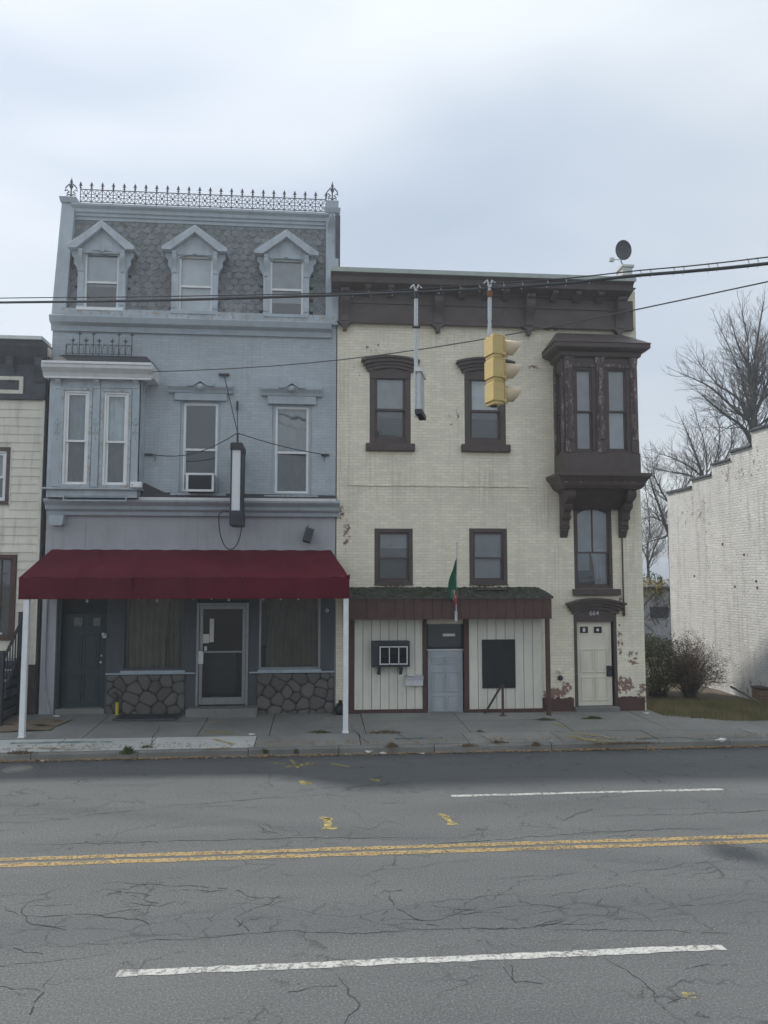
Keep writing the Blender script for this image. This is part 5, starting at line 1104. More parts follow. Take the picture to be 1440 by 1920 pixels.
for i in range(nf):
    a = fx0 + (fx1 - fx0) * i / nf; c = fx0 + (fx1 - fx0) * (i + 1) / nf; bx('fascia_board', m_brown_red, shed, a + .002, c - .002, fy - .02 + random.uniform(-.002, .002), fy + .01, fz0, fz1, .003)
bx('fascia_end', m_brown_red, shed, fx1 - .03, fx1, fy + .012, 0, fz0, fz1); bx('soffit', m_brown, shed, fx0, fx1 - .03, fy + .012, sy + .02, fz0 + .03, fz0 + .05)
rzb = at(850, 1101, 0)[1]
rf = MB(); n = 40; m = 6
def RP(i, j):
    t = i / n; s = j / m; xl = XW0 + .02; xr = at(1010, 1105, 0)[0]; x = (xl + (xr - xl) * t) * (1 - s) + (fx0 - .02 + (fx1 - fx0 + .06) * t) * s; return (x, -.002 + (fy - .06) * s, rzb + (fz1 + .025 - rzb) * s + random.uniform(-.012, .012))
GR = [[RP(i, j) for j in range(m + 1)] for i in range(n + 1)]
for i in range(n):
    for j in range(m): rf.face([GR[i][j], GR[i + 1][j], GR[i + 1][j + 1], GR[i][j + 1]])
rf.face([GR[0][0], GR[0][m], (GR[0][m][0], fy, fz1 - .01), (GR[0][0][0], -.002, fz1 - .01)]); rf.face([GR[n][0], GR[n][m], (GR[n][m][0], fy, fz1 - .01), (GR[n][0][0], -.002, fz1 - .01)])
rf.build('shed_roof', m_moss, shed)
dp_ = MB(); dp_.box(fx0 - .03, fx1 + .03, fy - .06, fy - .02, fz1 - .02, fz1 + .02); dp_.build('drip_edge', m_brown, shed)
ms = MB()
for i in range(1500):
    t = random.random(); s = random.random() ** .8; x = XW0 + .1 + (fx1 - XW0 - .3) * t
    if random.random() < .35 and not (.25 < t < .8): continue
    y = fy * s; z = rzb + (fz1 + .03 - rzb) * s; r = random.uniform(.012, .04); h = r * random.uniform(.5, 1.2); a = random.uniform(0, 6.28)
    Pq = [(x + r * math.cos(a + k * 2.1), y + r * math.sin(a + k * 2.1), z - .005) for k in range(3)]; tp_ = (x, y, z + h)
    for k in range(3): ms.face([Pq[k], Pq[(k + 1) % 3], tp_])
tag(ms.build('moss', m_mossy_green, shed, fix=False), kind='stuff')
q = R(893, 1102, 950, 1108, -.25); bx('loose_board', m_brown, shed, q[0], q[1], -.3, -.2, rzb - .06, rzb - .02)
x = at(1028, 1250, fy + .05)[0]; bx('post', m_brown_red, shed, x - .045, x + .045, fy + .03, fy + .12, gz(x, fy) - .02, fz0 + .02, .006)
# shed door, recessed transom
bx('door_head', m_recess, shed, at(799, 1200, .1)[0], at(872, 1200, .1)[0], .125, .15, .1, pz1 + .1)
d0, d1, dz0, dz1 = R(802, 1220, 868, 1345, -.02); dz0 = gz(d0, 0) - .03
sd = panel_door(shed, d0, d1, dz0, dz1, -.02, m_door_blue, [(.045, .28), (.36, .66), (.80, .89)], .05, 'shed_door')
k_ = MB(); X, Z = at(830, 1264, -.02); k_.lathe([(0, -.05), (.02, -.05), (.025, -.01), (.025, 0)], (X, -.02, Z), 8, 'y'); k_.box(X - .02, X + .02, -.045, -.02, Z - .06, Z - .02); k_.lathe([(0, -.03), (.012, -.03), (.012, 0)], (X, -.02, Z + .12), 6, 'y'); k_.build('knocker', m_steel, sd)
bx('door_lintel', m_white, shed, d0 - .02, d1 + .02, -.04, .02, dz1 + .004, dz1 + .035)
tr = frame_bars(MB(), d0 - .03, d1 + .05, dz1 + .04, pz1 - .02, .05, .02, .08).build('transom_frame', m_recess, shed); MB().face([(d0, .05, dz1 + .05), (d1, .05, dz1 + .05), (d1, .05, pz1 - .05), (d0, .05, pz1 - .05)]).build('pane', m_glass_dim, tr)
q = R(830, 1188, 853, 1193, .0); bx('lamp_strip', m_white, tr, q[0], q[1], -.01, .01, q[2], q[3])
# boarded panel
q = R(904, 1199, 966, 1290, sy - .02); bx('boarded_window', m_black, shed, q[0], q[1], sy - .045, sy - .013, q[2], q[3], .006)

# ================================================================== SMALL THINGS ON THE HOUSES
q = R(697, 1202, 768, 1250, -.3)
ac = thing('air_conditioner_cage', ((q[0] + q[1]) / 2, sy, q[2]), 'caged wall air conditioner with dark hood on the cream plank wall', 'air conditioner')
b = MB(); y0_ = sy - .012; b.box(q[0], q[0] + .16, -.34, y0_, q[2], q[3]); b.box(q[0] + .16, q[1], -.36, y0_, q[3] - .10, q[3]); b.box(q[1] - .03, q[1], -.34, y0_, q[2], q[3] - .1); b.box(q[0] + .1, q[1], -.36, y0_, q[2], q[2] + .04); b.build('housing', m_dark, ac, .006)
bx('back_panel', m_black, ac, q[0] + .16, q[1] - .03, y0_ - .06, y0_, q[2] + .04, q[3] - .1)
fr = frame_bars(MB(), q[0] + .17, q[1] - .05, q[2] + .05, q[3] - .11, .025, -.37, -.34); w3 = (q[1] - q[0] - .22) / 3
fr.box(q[0] + .17 + w3, q[0] + .19 + w3, -.369, -.35, q[2] + .05, q[3] - .11); fr.box(q[0] + .17 + 2 * w3, q[0] + .19 + 2 * w3, -.369, -.35, q[2] + .05, q[3] - .11); fr.build('grille_frame', m_white, ac)
lv = MB()
for i in range(9): z = q[2] + .08 + i * (q[3] - q[2] - .22) / 9; lv.box(q[0] + .19, q[1] - .06, -.335, -.30, z, z + .012)
lv.build('louvres', m_dark, ac)
for f_ in (.2, .78):
    x = q[0] + (q[1] - q[0]) * f_; MB().prism([(y0_, q[2]), (-.33, q[2]), (-.33, q[2] - .05), (y0_, q[2] - .2)], x - .03, x + .03, 'x').build('bracket', m_dark, ac)
q = R(760, 1268, 793, 1286, -.2)
mb = thing('mailbox', ((q[0] + q[1]) / 2, sy, q[2]), 'dented pale grey mailbox on the plank wall beside the blue door', 'mailbox')
b = MB(); b.prism([(sy - .012, q[2]), (-.22, q[2]), (-.24, q[3] - .03), (sy - .012, q[3] - .01)], q[0], q[1], 'x'); b.build('body', m_white, mb, .006); b = MB(); b.prism([(sy - .012, q[3]), (-.26, q[3] - .03), (-.26, q[3] - .06), (sy - .012, q[3] + .03)], q[0] - .01, q[1] + .01, 'x'); b.build('lid', m_steel, mb); bx('letter', m_litter, mb, q[0] + .05, q[0] + .22, -.2, -.17, q[3], q[3] + .05)
# handrail
X0, Y0 = gnd(943, 1341, .2); X1, Y1 = gnd(909, 1337, .2); zt = at(942, 1283, Y0)[1]
hr = thing('handrail', (X0, Y0, gz(X0, Y0)), 'short brown iron handrail with a slanted brace before the black panel', 'handrail')
bx('post', m_brown_red, hr, X0 - .025, X0 + .025, Y0 - .025, Y0 + .025, gz(X0, Y0), zt, .006); MB().tube([(X1, Y1, gz(X1, Y1)), (X0 - .02, Y0, zt - .02)], .028, 6).build('slanted_rail', m_brown, hr); bx('base_plate', m_brown, hr, X0 - .07, X0 + .07, Y0 - .05, Y0 + .05, gz(X0, Y0), gz(X0, Y0) + .015)
# flag
X0, Z0 = at(855, 1163, fy - .05); X1, Z1 = at(857, 1020, fy - .3)
fg = thing('flag', (X0, fy - .05, Z0), 'limp green flag with frayed pale end on a pole over the shed', 'flag')
def fp(t): return Vector((X0 + (X1 - X0) * t, fy - .05 - .25 * t, Z0 + (Z1 - Z0) * t))
MB().tube([fp(0), fp(1)], .014, 6).build('pole', m_steel, fg); MB().lathe([(0, .05), (.02, .02), (.0, -.02)], fp(1), 6).build('pole_tip', m_steel, fg); bx('bracket', m_steel, fg, X0 - .03, X0 + .03, fy - .07, fy - .02, Z0 - .02, Z0 + .2)
c_ = MB(); n = 14
def FL(i, j):
    s = j / n; p = fp(.84 - .50 * s); w = (.02 + .19 * math.sin(min(1, s * 1.3) * 1.57)) * (1 - .12 * s); u = i / 6
    return (p.x - w * u + .01 * math.sin(9 * s + i), p.y + .035 * math.sin(u * 9 + s * 4), p.z - .10 * u - .04 * (i % 2) * s)
for i in range(6):
    for j in range(n): c_.face([FL(i, j), FL(i + 1, j), FL(i + 1, j + 1), FL(i, j + 1)])
c_.build('green_cloth', m_flag_g, fg, smooth=True)
c_ = MB()
for i in range(7):
    x = fp(.38).x - .02 - .018 * i + random.uniform(-.01, .02); z = fp(.40).z; L = random.uniform(.12, .26); w = random.uniform(.012, .025); y = fp(.38).y + random.uniform(-.04, .04)
    c_.face([(x - w, y, z), (x + w, y, z), (x + w * .9 + random.uniform(-.02, .02), y + .02, z - L * .6), (x - w, y + .01, z - L * .6)]); c_.face([(x - w, y + .01, z - L * .6), (x + w * .9, y + .02, z - L * .6), (x + random.uniform(-.03, .03), y, z - L)])
c_.build('frayed_cloth', m_flag_r, fg)
c_ = MB()
for i in range(6):
    p = fp(.33 - .02 * i); w = .035 - .004 * i; z2 = p.z; x2 = p.x - .02 + random.uniform(-.04, .03); c_.face([(x2 - w, p.y - .03, z2 + .09), (x2 + w, p.y - .02, z2 + .08), (x2 + w * .8, p.y - .03, z2 - .05), (x2 - w * .6, p.y - .04, z2 - .08)])
c_.build('red_cloth', plain('faded_red_cloth', (0.30, 0.06, 0.05), .85, .3, 14, .1), fg)
# window air conditioner of the blue house
q = R(350, 888, 401, 922, -.3)
ac = thing('window_air_conditioner', ((q[0] + q[1]) / 2, -.1, q[2]), 'white-framed air conditioner sitting in the lower sash of the blue house window', 'air conditioner')
bx('case', m_steel, ac, q[0], q[1], -.32, .12, q[2] + .01, q[3], .01); frame_bars(MB(), q[0] - .01, q[1] + .01, q[2], q[3] + .01, .05, -.345, -.32).build('front_frame', m_whitev, ac, .006)
g_ = MB()
for i in range(12): z = q[2] + .06 + i * (q[3] - q[2] - .12) / 12; g_.box(q[0] + .05, q[1] - .05, -.338, -.325, z, z + .014)
g_.build('grille', m_dark, ac); bx('grille_back', m_dark, ac, q[0] + .05, q[1] - .05, -.326, -.321, q[2] + .05, q[3] - .04)
for a, c in ((win1[0] + .1, q[0] - .005), (q[1] + .005, win1[1] - .1)): bx('side_filler', m_store, ac, a, c, .09, .11, q[2], q[3] + .01)
bx('sash_bar', m_whitev, ac, win1[0] + .1, win1[1] - .1, .08, .12, q[3] + .012, q[3] + .06)
# utility box on the bay ledge
q = R(245, 904, 266, 917, by - .1); ub = thing('utility_box', ((q[0] + q[1]) / 2, by - .05, q[2]), 'small white utility box on the ledge of the blue bay window', 'utility box'); bx('case', m_whitev, ub, q[0], q[1], by - .16, by - .03, lz + .001, q[3], .008); bx('cover', m_whitev, ub, q[0] + .02, q[1] - .02, by - .17, by - .161, lz + .02, q[3] - .02); MB().lathe([(0, -.01), (.012, -.01), (.012, 0)], (q[0] + .05, by - .17, (lz + q[3]) / 2), 6, 'y').build('screw', m_dark, ub)
# blade sign with guy wires
q = R(432, 832, 453, 958, -1.0); q2 = R(430, 957, 454, 985, -1.0)
sg = thing('blade_sign', ((q[0] + q[1]) / 2, -.6, q2[2]), 'blank white illuminated blade sign in a black frame seen edge-on', 'sign')
xm_ = (q[0] + q[1]) / 2; b = MB(); b.box(q[0], q[0] + .03, -1.0, -.25, q[2], q[3]); b.box(q[1] - .03, q[1], -1.0, -.25, q[2], q[3]); b.box(q[0], q[1], -1.0, -.25, q[3], q[3] + .03); b.box(q[0] - .015, q[1] + .015, -1.02, -.25, q[3] - .13, q[3] - .0); b.build('frame', m_dark, sg, .005)
bx('lit_face', m_white_acrylic, sg, q[0] + .03, q[1] - .03, -.985, -.28, q[2] + .01, q[3] - .13); bx('ballast_box', m_dark, sg, q2[0], q2[1], -1.02, -.3, q2[2], q2[3], .008); bx('mounting_arm', m_dark, sg, xm_ - .03, xm_ + .03, -.3, 0, q2[2] + .05, q2[2] + .12); bx('mounting_arm', m_dark, sg, xm_ - .03, xm_ + .03, -.26, 0, q[3] - .3, q[3] - .24)
tz = at(441, 812, -.8)[1]; top = Vector((xm_, -.8, tz)); MB().tube([(xm_, -.8, q[3]), top], .022, 6).build('mast', m_dark, sg)
for (px, py, sag) in ((420, 703, 0), (445, 760, 0), (281, 852, .22), (612, 853, .05)):
    X, Z = at(px, py, -.03); e = Vector((X, -.03, Z)); pts = [top.lerp(e, i / 10) - Vector((0, 0, sag * math.sin(math.pi * i / 10))) for i in range(11)]; gw = MB().tube(pts, .011, 5)
    if py == 703: gw.box(X - .12, X + .12, -.06, 0, Z - .02, Z + .03)
    elif py == 760: gw.box(X - .02, X + .02, -.05, 0, Z - .1, Z + .1)
    else: gw.box(X - .11, X + .06, -.06, -.0, Z - .02, Z + .02); gw.tube([(X + (.12 if px < 400 else -.05), -.05, Z), (X + (.12 if px < 400 else -.05), -.05, Z - .16)], .008, 4)
    gw.build('guy_wire', m_cable, sg)
pts = []
for i in range(21):
    t = i / 20; a = math.pi * t; px = 432 - 22 * math.cos(a); py = 962 + 68 * math.sin(a) ** .8 ; X, Z = at(px, py if 0 < i < 20 else 965, -.6); pts.append((X, -.6, Z))
MB().tube(pts, .013, 5).tube([pts[0], (pts[0][0] + .1, -.6, pts[0][2] + .1), (xm_ - .1, -.6, pts[0][2] + .08)], .013, 5).build('loop_cable', m_cable, sg)
# floodlight fixture
q = R(568, 990, 588, 1019, -.2); ff = thing('floodlight', ((q[0] + q[1]) / 2, -.1, q[3]), 'grey box floodlight tilted under the shop cornice', 'floodlight'); xm_ = (q[0] + q[1]) / 2; zc = (q[2] + q[3]) / 2
hb = MB(); hb.box(-.09, .09, -.08, .08, -.15, .15); hb.box(-.10, .10, -.10, -.08, -.16, .16); rot = Matrix.Rotation(.28, 3, 'Y') @ Matrix.Rotation(-.3, 3, 'X'); hb.v = [tuple(rot @ Vector(v) + Vector((xm_, -.2, zc))) for v in hb.v]; hb.build('housing', m_iron, ff, .01)
lf = MB(); lf.box(-.075, .075, -.108, -.101, -.13, .13); lf.v = [tuple(rot @ Vector(v) + Vector((xm_, -.2, zc))) for v in lf.v]; lf.build('lens', m_dark, ff)
MB().tube([(xm_, 0, zc + .24), (xm_ - .02, -.1, zc + .22), (xm_ - .03, -.15, zc + .12)], .012, 5).build('bracket', m_dark, ff)
# security camera, doorbell boxes
X, Z = at(613, 1145, -.1); sc2 = thing('security_camera', (X, 0, Z), 'small white security camera at the right end of the shop front', 'camera'); MB().lathe([(0, -.11), (.03, -.105), (.045, -.07), (.045, -.0), (0, 0)], (X, 0, Z), 12, 'y').build('body', m_white, sc2, smooth=True); MB().lathe([(0, -.115), (.016, -.113), (.018, -.10)], (X, 0, Z), 10, 'y').build('lens', m_black, sc2)
X, Z = at(196, 1191, 0); db = thing('motion_light', (X, 0, Z), 'small white motion light at the frame of the dark door', 'light'); bx('base', m_white, db, X - .03, X + .05, -.05, 0, Z - .06, Z + .04, .006); MB().lathe([(0, -.14), (.03, -.13), (.04, -.09), (.015, -.04)], (X, 0, Z + .03), 10, 'y').build('lamp_head', m_white, db)
# yellow pipe, cellar hatch
X, Y = gnd(219, 1341, .26); yp = thing('gas_pipe', (X, Y, gz(X, Y)), 'short yellow pipe standing by the field stone base', 'pipe'); zb = gz(X, Y); MB().tube([(X, Y, zb), (X, Y, zb + .27)], .035, 10).build('yellow_sleeve', m_yellow_pipe, yp); MB().tube([(X, Y, zb + .27), (X, Y, zb + .42), (X - .05, Y + .03, zb + .47), (X - .1, -.03, zb + .46)], .022, 6).build('riser', m_dark, yp)
A = gnd(208, 1357, .25); B_ = gnd(320, 1357, .25); ch = thing('cellar_hatch', ((A[0] + B_[0]) / 2, A[1], .25), 'dark flat steel hatch in the pavement before the field stones', 'hatch'); z = gz(A[0], -.3) + .012; bx('lid', m_dark, ch, A[0], B_[0], -.72, -.12, z - .02, z + .006); frame_bars(MB(), 0, 1, 0, 1, .04, 0, .01); b = MB(); b.box(A[0] - .04, B_[0] + .04, -.78, -.722, z - .02, z + .012); b.box(A[0] - .04, A[0] - .002, -.72, -.1, z - .02, z + .012); b.box(B_[0] + .002, B_[0] + .04, -.72, -.1, z - .02, z + .012); b.build('frame', m_iron, ch)
# cardboard
for k, (px, py, w, dd, r, lab) in enumerate(((28, 1361, .75, .32, .12, 'flattened cardboard sheet lying by the awning post'), (70, 1352, .6, .3, -.18, 'torn cardboard sheet nearer the dark door'))):
    X, Y = gnd(px, py, .28); b = MB(); n = 6; z = gz(X, Y) + .012
    for i in range(n):
        for j in range(2):
            def P(i, j): x, y = -w + 2 * w * i / n, -dd + dd * j; return (X + x * math.cos(r) - y * math.sin(r), Y + x * math.sin(r) + y * math.cos(r), z + .015 * math.sin(i * 1.9 + j) + .01)
            b.face([P(i, j), P(i + 1, j), P(i + 1, j + 1), P(i, j + 1)])
    o = b.build('cardboard', m_card); s_ = o.modifiers.new('thick', 'SOLIDIFY'); s_.thickness = .008; tag(o, lab, 'cardboard', 'cardboard on the pavement')
X, Y = gnd(636, 1330, .25); bg = thing('black_bag', (X, Y, .2), 'small black bag between the two houses by the white post', 'bag'); bm2 = bmesh.new(); bmesh.ops.create_icosphere(bm2, subdivisions=2, radius=.14)
for v in bm2.verts: v.co *= random.uniform(.85, 1.1); v.co.z = max(v.co.z, -.1)
me = bpy.data.meshes.new('body'); bm2.to_mesh(me); bm2.free(); me.materials.append(m_black); piece('body', me, (X, -.2, gz(X, -.2) + .10), bg); MB().tube([(X, -.2, gz(X, -.2) + .2), (X + .02, -.2, gz(X, -.2) + .3)], .03, 6, .05).build('tied_neck', m_black, bg)
# satellite dish
X, Z = at(1167, 470, .35); sd = thing('satellite_dish', (X, .45, zck + .3), 'dark satellite dish on the roof corner of the cream house', 'satellite dish')
R_ = .225; d_ = MB(); d_.lathe([(R_ * t, -.05 * t * t) for t in (0, .25, .5, .75, 1)] + [(R_ * 1.0, -.06), (R_ * .98, -.035)] , (0, 0, 0), 24, 'y'); rot = Matrix.Rotation(.15, 3, 'Z') @ Matrix.Rotation(.12, 3, 'X'); d_.v = [tuple(rot @ Vector((v[0] * .98, v[1], v[2] * 1.1)) + Vector((X, .35, Z))) for v in d_.v]; d_.build('reflector', m_iron, sd, smooth=True)
cx_ = (c0 if False else at(1172, 497, .45)[0]); cz_ = at(1172, 497, .45)[1]; MB().tube([(X, .38, Z - .05), (X, .45, Z - .25), (cx_ - .05, .45, cz_)], .02, 6).build('mast', m_steel, sd); X2, Z2 = at(1147, 487, .1); MB().tube([(X, .37, Z - .22), (X2, .1, Z2)], .012, 5).build('feed_arm', m_steel, sd); bx('receiver', m_steel, sd, X2 - .06, X2 + .05, .04, .14, Z2 - .05, Z2 + .04, .008); MB().tube([(cx_ - .05, .45, cz_ - .02), (cx_ - .3, .4, zck + .02)], .01, 5).build('strut', m_steel, sd)

# ================================================================== CREAM SIDING HOUSE (left)
NX1 = at(84, 900, 0)[0] - .05; NX0 = -11.0
nb = thing('siding_house', ((NX0 + NX1) / 2, 0, .2), 'cream clapboard house with charcoal cornice at the left edge', 'building')
zt = at(40, 632, -.3)[1]; zcb = at(40, 750, 0)[1]; zsb = at(40, 1246, 0)[1]
nw = R(-60, 845, 12, 940); ndw = R(-70, 1045, 22, 1195)
hz = [nw, ndw]
MB().wall(NX0, NX1, .1, zt - .1, hz, .01, .14).build('wall', m_siding, nb)
s_ = MB(); s_.box(NX1 - .012, NX1 - .002, .012, 8, .1, zt - .1); s_.box(NX0, NX1 - .01, 8, 8.01, .1, zt - .1); s_.build('side_wall', m_siding, nb); bx('floor', m_room, nb, NX0, NX1 - .02, .2, 7.9, at(0, 1000)[1], at(0, 1000)[1] + .05); bx('room_back', m_room, nb, NX0, NX1 - .02, 2.5, 2.52, .1, zt - .2)
bx('roof_deck', m_roof, nb, NX0, NX1, -.1, 8, zt - .09, zt - .05)
pitch = .188; z = zsb; XL = -9.5
while z < zcb - .02:
    z1 = min(z + pitch, zcb); segs = [(XL, NX1 - .02)]
    for (a, c, lo, hi) in hz:
        if z1 > lo - .08 and z < hi + .08:
            segs = [(p, q) for (p0_, q0_) in segs for (p, q) in ((p0_, a - .10), (c + .10, q0_)) if q - p > .02]
    for (p, q) in segs:
        b = MB(); b.prism([(.008, z), (-.022, z), (-.022, z + .008), (-.004, z1 + .01), (.008, z1 + .01)], p, q, 'x'); b.build('clapboard', m_siding, nb)
    z += pitch
bx('corner_trim', m_siding, nb, NX1 - .06, NX1, -.03, .01, zsb, zcb); MB().box(NX1 + .005, NX1 + .045, .02, .06, .2, zcb + 1).build('corner_gap_strip', m_dark, nb)
bx('base', m_brownbase, nb, NX0, NX1, -.015, .009, .1, zsb - .002)
cn_ = MB(); cn_.prism([(0, zcb), (-.08, zcb), (-.08, zcb + .1), (-.05, zcb + .14), (-.05, zt - .55), (-.18, zt - .42), (-.34, zt - .2), (-.36, zt - .08), (0, zt - .08)], NX0, NX1 + .01, 'x'); cn_.build('cornice', m_left_cornice, nb, .006)
bx('roof_edge', m_white, nb, NX0, NX1 + .02, -.42, .2, zt - .075, zt); 
q = R(-60, 705, 44, 738, -.06); frame_bars(MB(), *q, .09, -.085, -.05).build('cornice_panel', m_siding, nb, .01)
for px in (18, 72):
    x = at(px, 660, -.2)[0]; scroll_bracket(x, .16, -.05, zt - .42, .55, .16).build('bracket', m_left_cornice, nb)
for (r_, fm) in ((nw, m_whitev),):
    w_ = window(nb, *r_, .0, fm, fm, fw=.05, sw=.045, mid=.48, curtain='folds', drop=1, cm=m_curtain_w, up=m_glass_dusty, rec=.03); frame_bars(MB(), r_[0] - .10, r_[1] + .08, r_[2] - .07, r_[3] + .08, .08, -.035, .005).build('casing', m_brown, w_); bx('trim', m_siding, w_, r_[1] + .082, r_[1] + .105, -.03, 0, r_[2] - .08, r_[3] + .08)
r_ = ndw; w_ = frame_bars(MB(), *r_, .06, .02, .1).build('stair_window', m_brown, nb); frame_bars(MB(), r_[0] - .10, r_[1] + .08, r_[2] - .07, r_[3] + .06, .08, -.035, .005).build('casing', m_brown_red, w_)
mu = MB()
for i in range(1, 4): x = r_[1] - .06 - i * .2; mu.box(x - .01, x + .01, .04, .06, r_[2], r_[3])
for j in range(1, 5): zz = r_[2] + (r_[3] - r_[2]) * j / 5; mu.box(r_[0], r_[1], .042, .058, zz - .01, zz + .01)
mu.build('muntin', m_brown, w_); MB().face([(r_[0], .07, r_[2]), (r_[1], .07, r_[2]), (r_[1], .07, r_[3]), (r_[0], .07, r_[3])]).build('pane', m_glass_dusty, w_); q = R(-6, 1186, 4, 1203, .03); bx('notice', m_litter, w_, q[0], q[1], .03, .034, q[2], q[3])
# steps and dark railing of the siding house
st = thing('entry_steps', (-7.4, -.6, .2), 'dark wooden entry steps with railing beside the siding house', 'steps')
sx1 = at(30, 1290, -.3)[0]
for i in range(6):
    z1 = .3 + .2 * (i + 1); x1 = sx1 - .0 - .0 * i; bx('step', m_left_cornice if i % 2 == 0 else m_dark, st, sx1 - 2.2, sx1 - .05, -1.0 + .15 * i, -.05, z1 - .17, z1 - .0, .01); bx('nosing', m_store, st, sx1 - 2.2, sx1 - .05, -1.03 + .15 * i, -1.0 + .15 * i, z1 - .03, z1 + .01)
for x in (sx1 - .03,):
    bx('newel_post', m_dark, st, x - .05, x + .05, -1.08, -.98, .2, 1.75, .008); bx('newel_post', m_dark, st, x - .05, x + .05, -.12, -.02, .2, 2.5, .008); MB().tube([(x, -1.03, 1.5), (x, -.07, 2.3)], .03, 6).build('rail', m_dark, st); MB().tube([(x, -1.03, .75), (x, -.07, 1.6)], .025, 6).build('rail', m_dark, st)
    for i in range(1, 7): y = -1.03 + .96 * i / 7; MB().tube([(x, y, .72 + .9 * i / 7), (x, y, 1.5 + .8 * i / 7)], .014, 5).build('baluster', m_dark, st)

# ================================================================== WHITE BRICK SIDE WALL (right)
RX = 11.05
rb = thing('side_wall_building', (RX, 3, .15), 'long white painted brick side wall with stepped parapet beside the vacant lot', 'building')
px_steps = [(1441, 797), (1412, 832), (1371, 850), (1335, 882), (1297, 906), (1250, 930)]
prof = []; Y_prev = -.35; rw = MB(); cop = []
def yx(px):                                                      # where the sight line meets the wall plane X = RX
    r = _ray(px, 900); t = RX / r.x; return CAM.y + r.y * t
def zx(px, py): r = _ray(px, py); t = RX / r.x; return CAM.z + r.z * t
tops = []
for i in range(len(px_steps) - 1):
    ya = -.35 if i == 0 else yx(px_steps[i][0]); yb = yx(px_steps[i + 1][0]); zmid = zx((px_steps[i][0] + px_steps[i + 1][0]) / 2, [804, 843, 868, 897, 921][i]); tops.append((ya, yb, zmid))
prev = None
for (ya, yb, zz) in tops:
    if prev is not None and zz > prev - .06: zz = prev - .07
    prev = zz; rw.wall(ya, yb, .05, zz, [], RX, .0, 'x'); rw.face([(RX, yb, zz), (RX + .35, yb, zz), (RX + .35, yb, zz - 1), (RX, yb, zz - 1)]); cop.append((ya, yb, zz))
yend = tops[-1][1]; fw_ = MB(); fw_.face([(RX + .01, yend, .05), (RX + 8, yend, .05), (RX + 8, yend, cop[-1][2]), (RX + .01, yend, cop[-1][2])]); fw_.build('rear_wall', m_front_brick, rb); MB().wall(RX + .002, RX + 8, .05, cop[0][2], [(RX + 1.2, RX + 2.3, 1.0, 3.2), (RX + 3.2, RX + 4.3, .12, 2.6), (RX + 5.2, RX + 6.3, 1.0, 3.2)], -.35, .2).build('front_wall', m_front_brick, rb)
for (xa_, xb_, za_, zb_) in ((RX + 1.2, RX + 2.3, 1.0, 3.2), (RX + 3.2, RX + 4.3, .12, 2.6), (RX + 5.2, RX + 6.3, 1.0, 3.2)): bx('shutter_board', m_left_cornice, rb, xa_, xb_, -.2, -.16, za_, zb_)
rw.build('wall', m_side_brick, rb)
for (ya, yb, zz) in cop:
    y = ya
    while y < yb - .02:
        e = min(y + .6, yb); bx('coping_stone', m_left_cornice, rb, RX - .05, RX + .40, y + .004, e - .004, zz + .002, zz + .07 + random.uniform(-.008, .008), .008); y = e
bx('roof_deck', m_roof, rb, RX + .3, RX + 8, -.3, yend - .05, cop[-1][2] - .6, cop[-1][2] - .5)
q = []
rng = random.Random(3)
for (px, py) in ((1378, 1100), (1418, 1090), (1302, 1080), (1420, 1102), (1355, 1020), (1395, 1040)):
    r = _ray(px, py); t = RX / r.x; p = CAM + r * t; bx('missing_brick', m_brownbase, rb, RX - .004, RX + .001, p.y - .04, p.y + .04, p.z - .03, p.z + .03)
# brick pier stub and leaning boards at the foot of the wall
r = _ray(1423, 1312); t = (RX - .2) / r.x; p = CAM + r * t
pr = thing('brick_pier', (RX - .2, p.y, .15), 'broken orange brick pier against the white side wall', 'pier'); n = 0
for j in range(5):
    for i in range(2): bx('brick', plain('bare_brick', (.25, .165, .125), .9, .25, 20, .4) if n == 0 else bpy.data.materials['bare_brick'], pr, RX - .28 + .0, RX - .02, p.y - .18 + .18 * i + .004, p.y - .004 + .18 * i, .14 + j * .075, .14 + j * .075 + .066, .006); n += 1
bx('cap', m_brownbase, pr, RX - .3, RX - .01, p.y - .2, p.y + .2, .52, .57, .01)
r = _ray(1410, 1325); t = (RX - .4) / r.x; p = CAM + r * t; pk_ = MB(); pk_.tube([(RX - .8, p.y + .25, .55), (RX - .25, p.y - .35, .16)], .035, 4); tag(pk_.build('timber_scrap', m_twig), 'grey timber scrap leaning by the brick pier', 'timber')
# ================================================================== BEHIND THE LOT
fbx = [at(p, 1160, 13)[0] for p in (1180, 1275)]
fb = thing('garage', ((fbx[0] + fbx[1]) / 2, 13, .1), 'low pale grey garage far behind the vacant lot', 'building')
zt = at(1225, 1105, 13)[1]; bx('wall', m_far_wall, fb, fbx[0] - 2, fbx[1] + 3, 13, 17, .05, zt); q = R(1220, 1138, 1253, 1158, 12.98); bx('window', m_dark, fb, q[0], q[1], 12.95, 12.998, q[2], q[3]); bx('roof_edge', m_left_cornice, fb, fbx[0] - 2.1, fbx[1] + 3.1, 12.9, 17.1, zt, zt + .12)
q = R(1204, 1160, 1214, 1198, 12.9)
def leafcloud(b, c, rad, n, size, squash=(1, 1, 1), shell=.0):
    for i in range(n):
        while True:
            u = Vector((random.uniform(-1, 1), random.uniform(-1, 1), random.uniform(-1, 1)))
            if shell < u.length < 1: break
        p = Vector(c) + Vector((u.x * rad * squash[0], u.y * rad * squash[1], u.z * rad * squash[2])); s = size * random.uniform(.6, 1.3)
        a = Vector((random.uniform(-1, 1), random.uniform(-1, 1), random.uniform(-1, 1))).normalized(); d = a.orthogonal().normalized()
        b.face([p - a * s, p + d * s * .45, p + a * s, p - d * s * .45])
vn = MB()
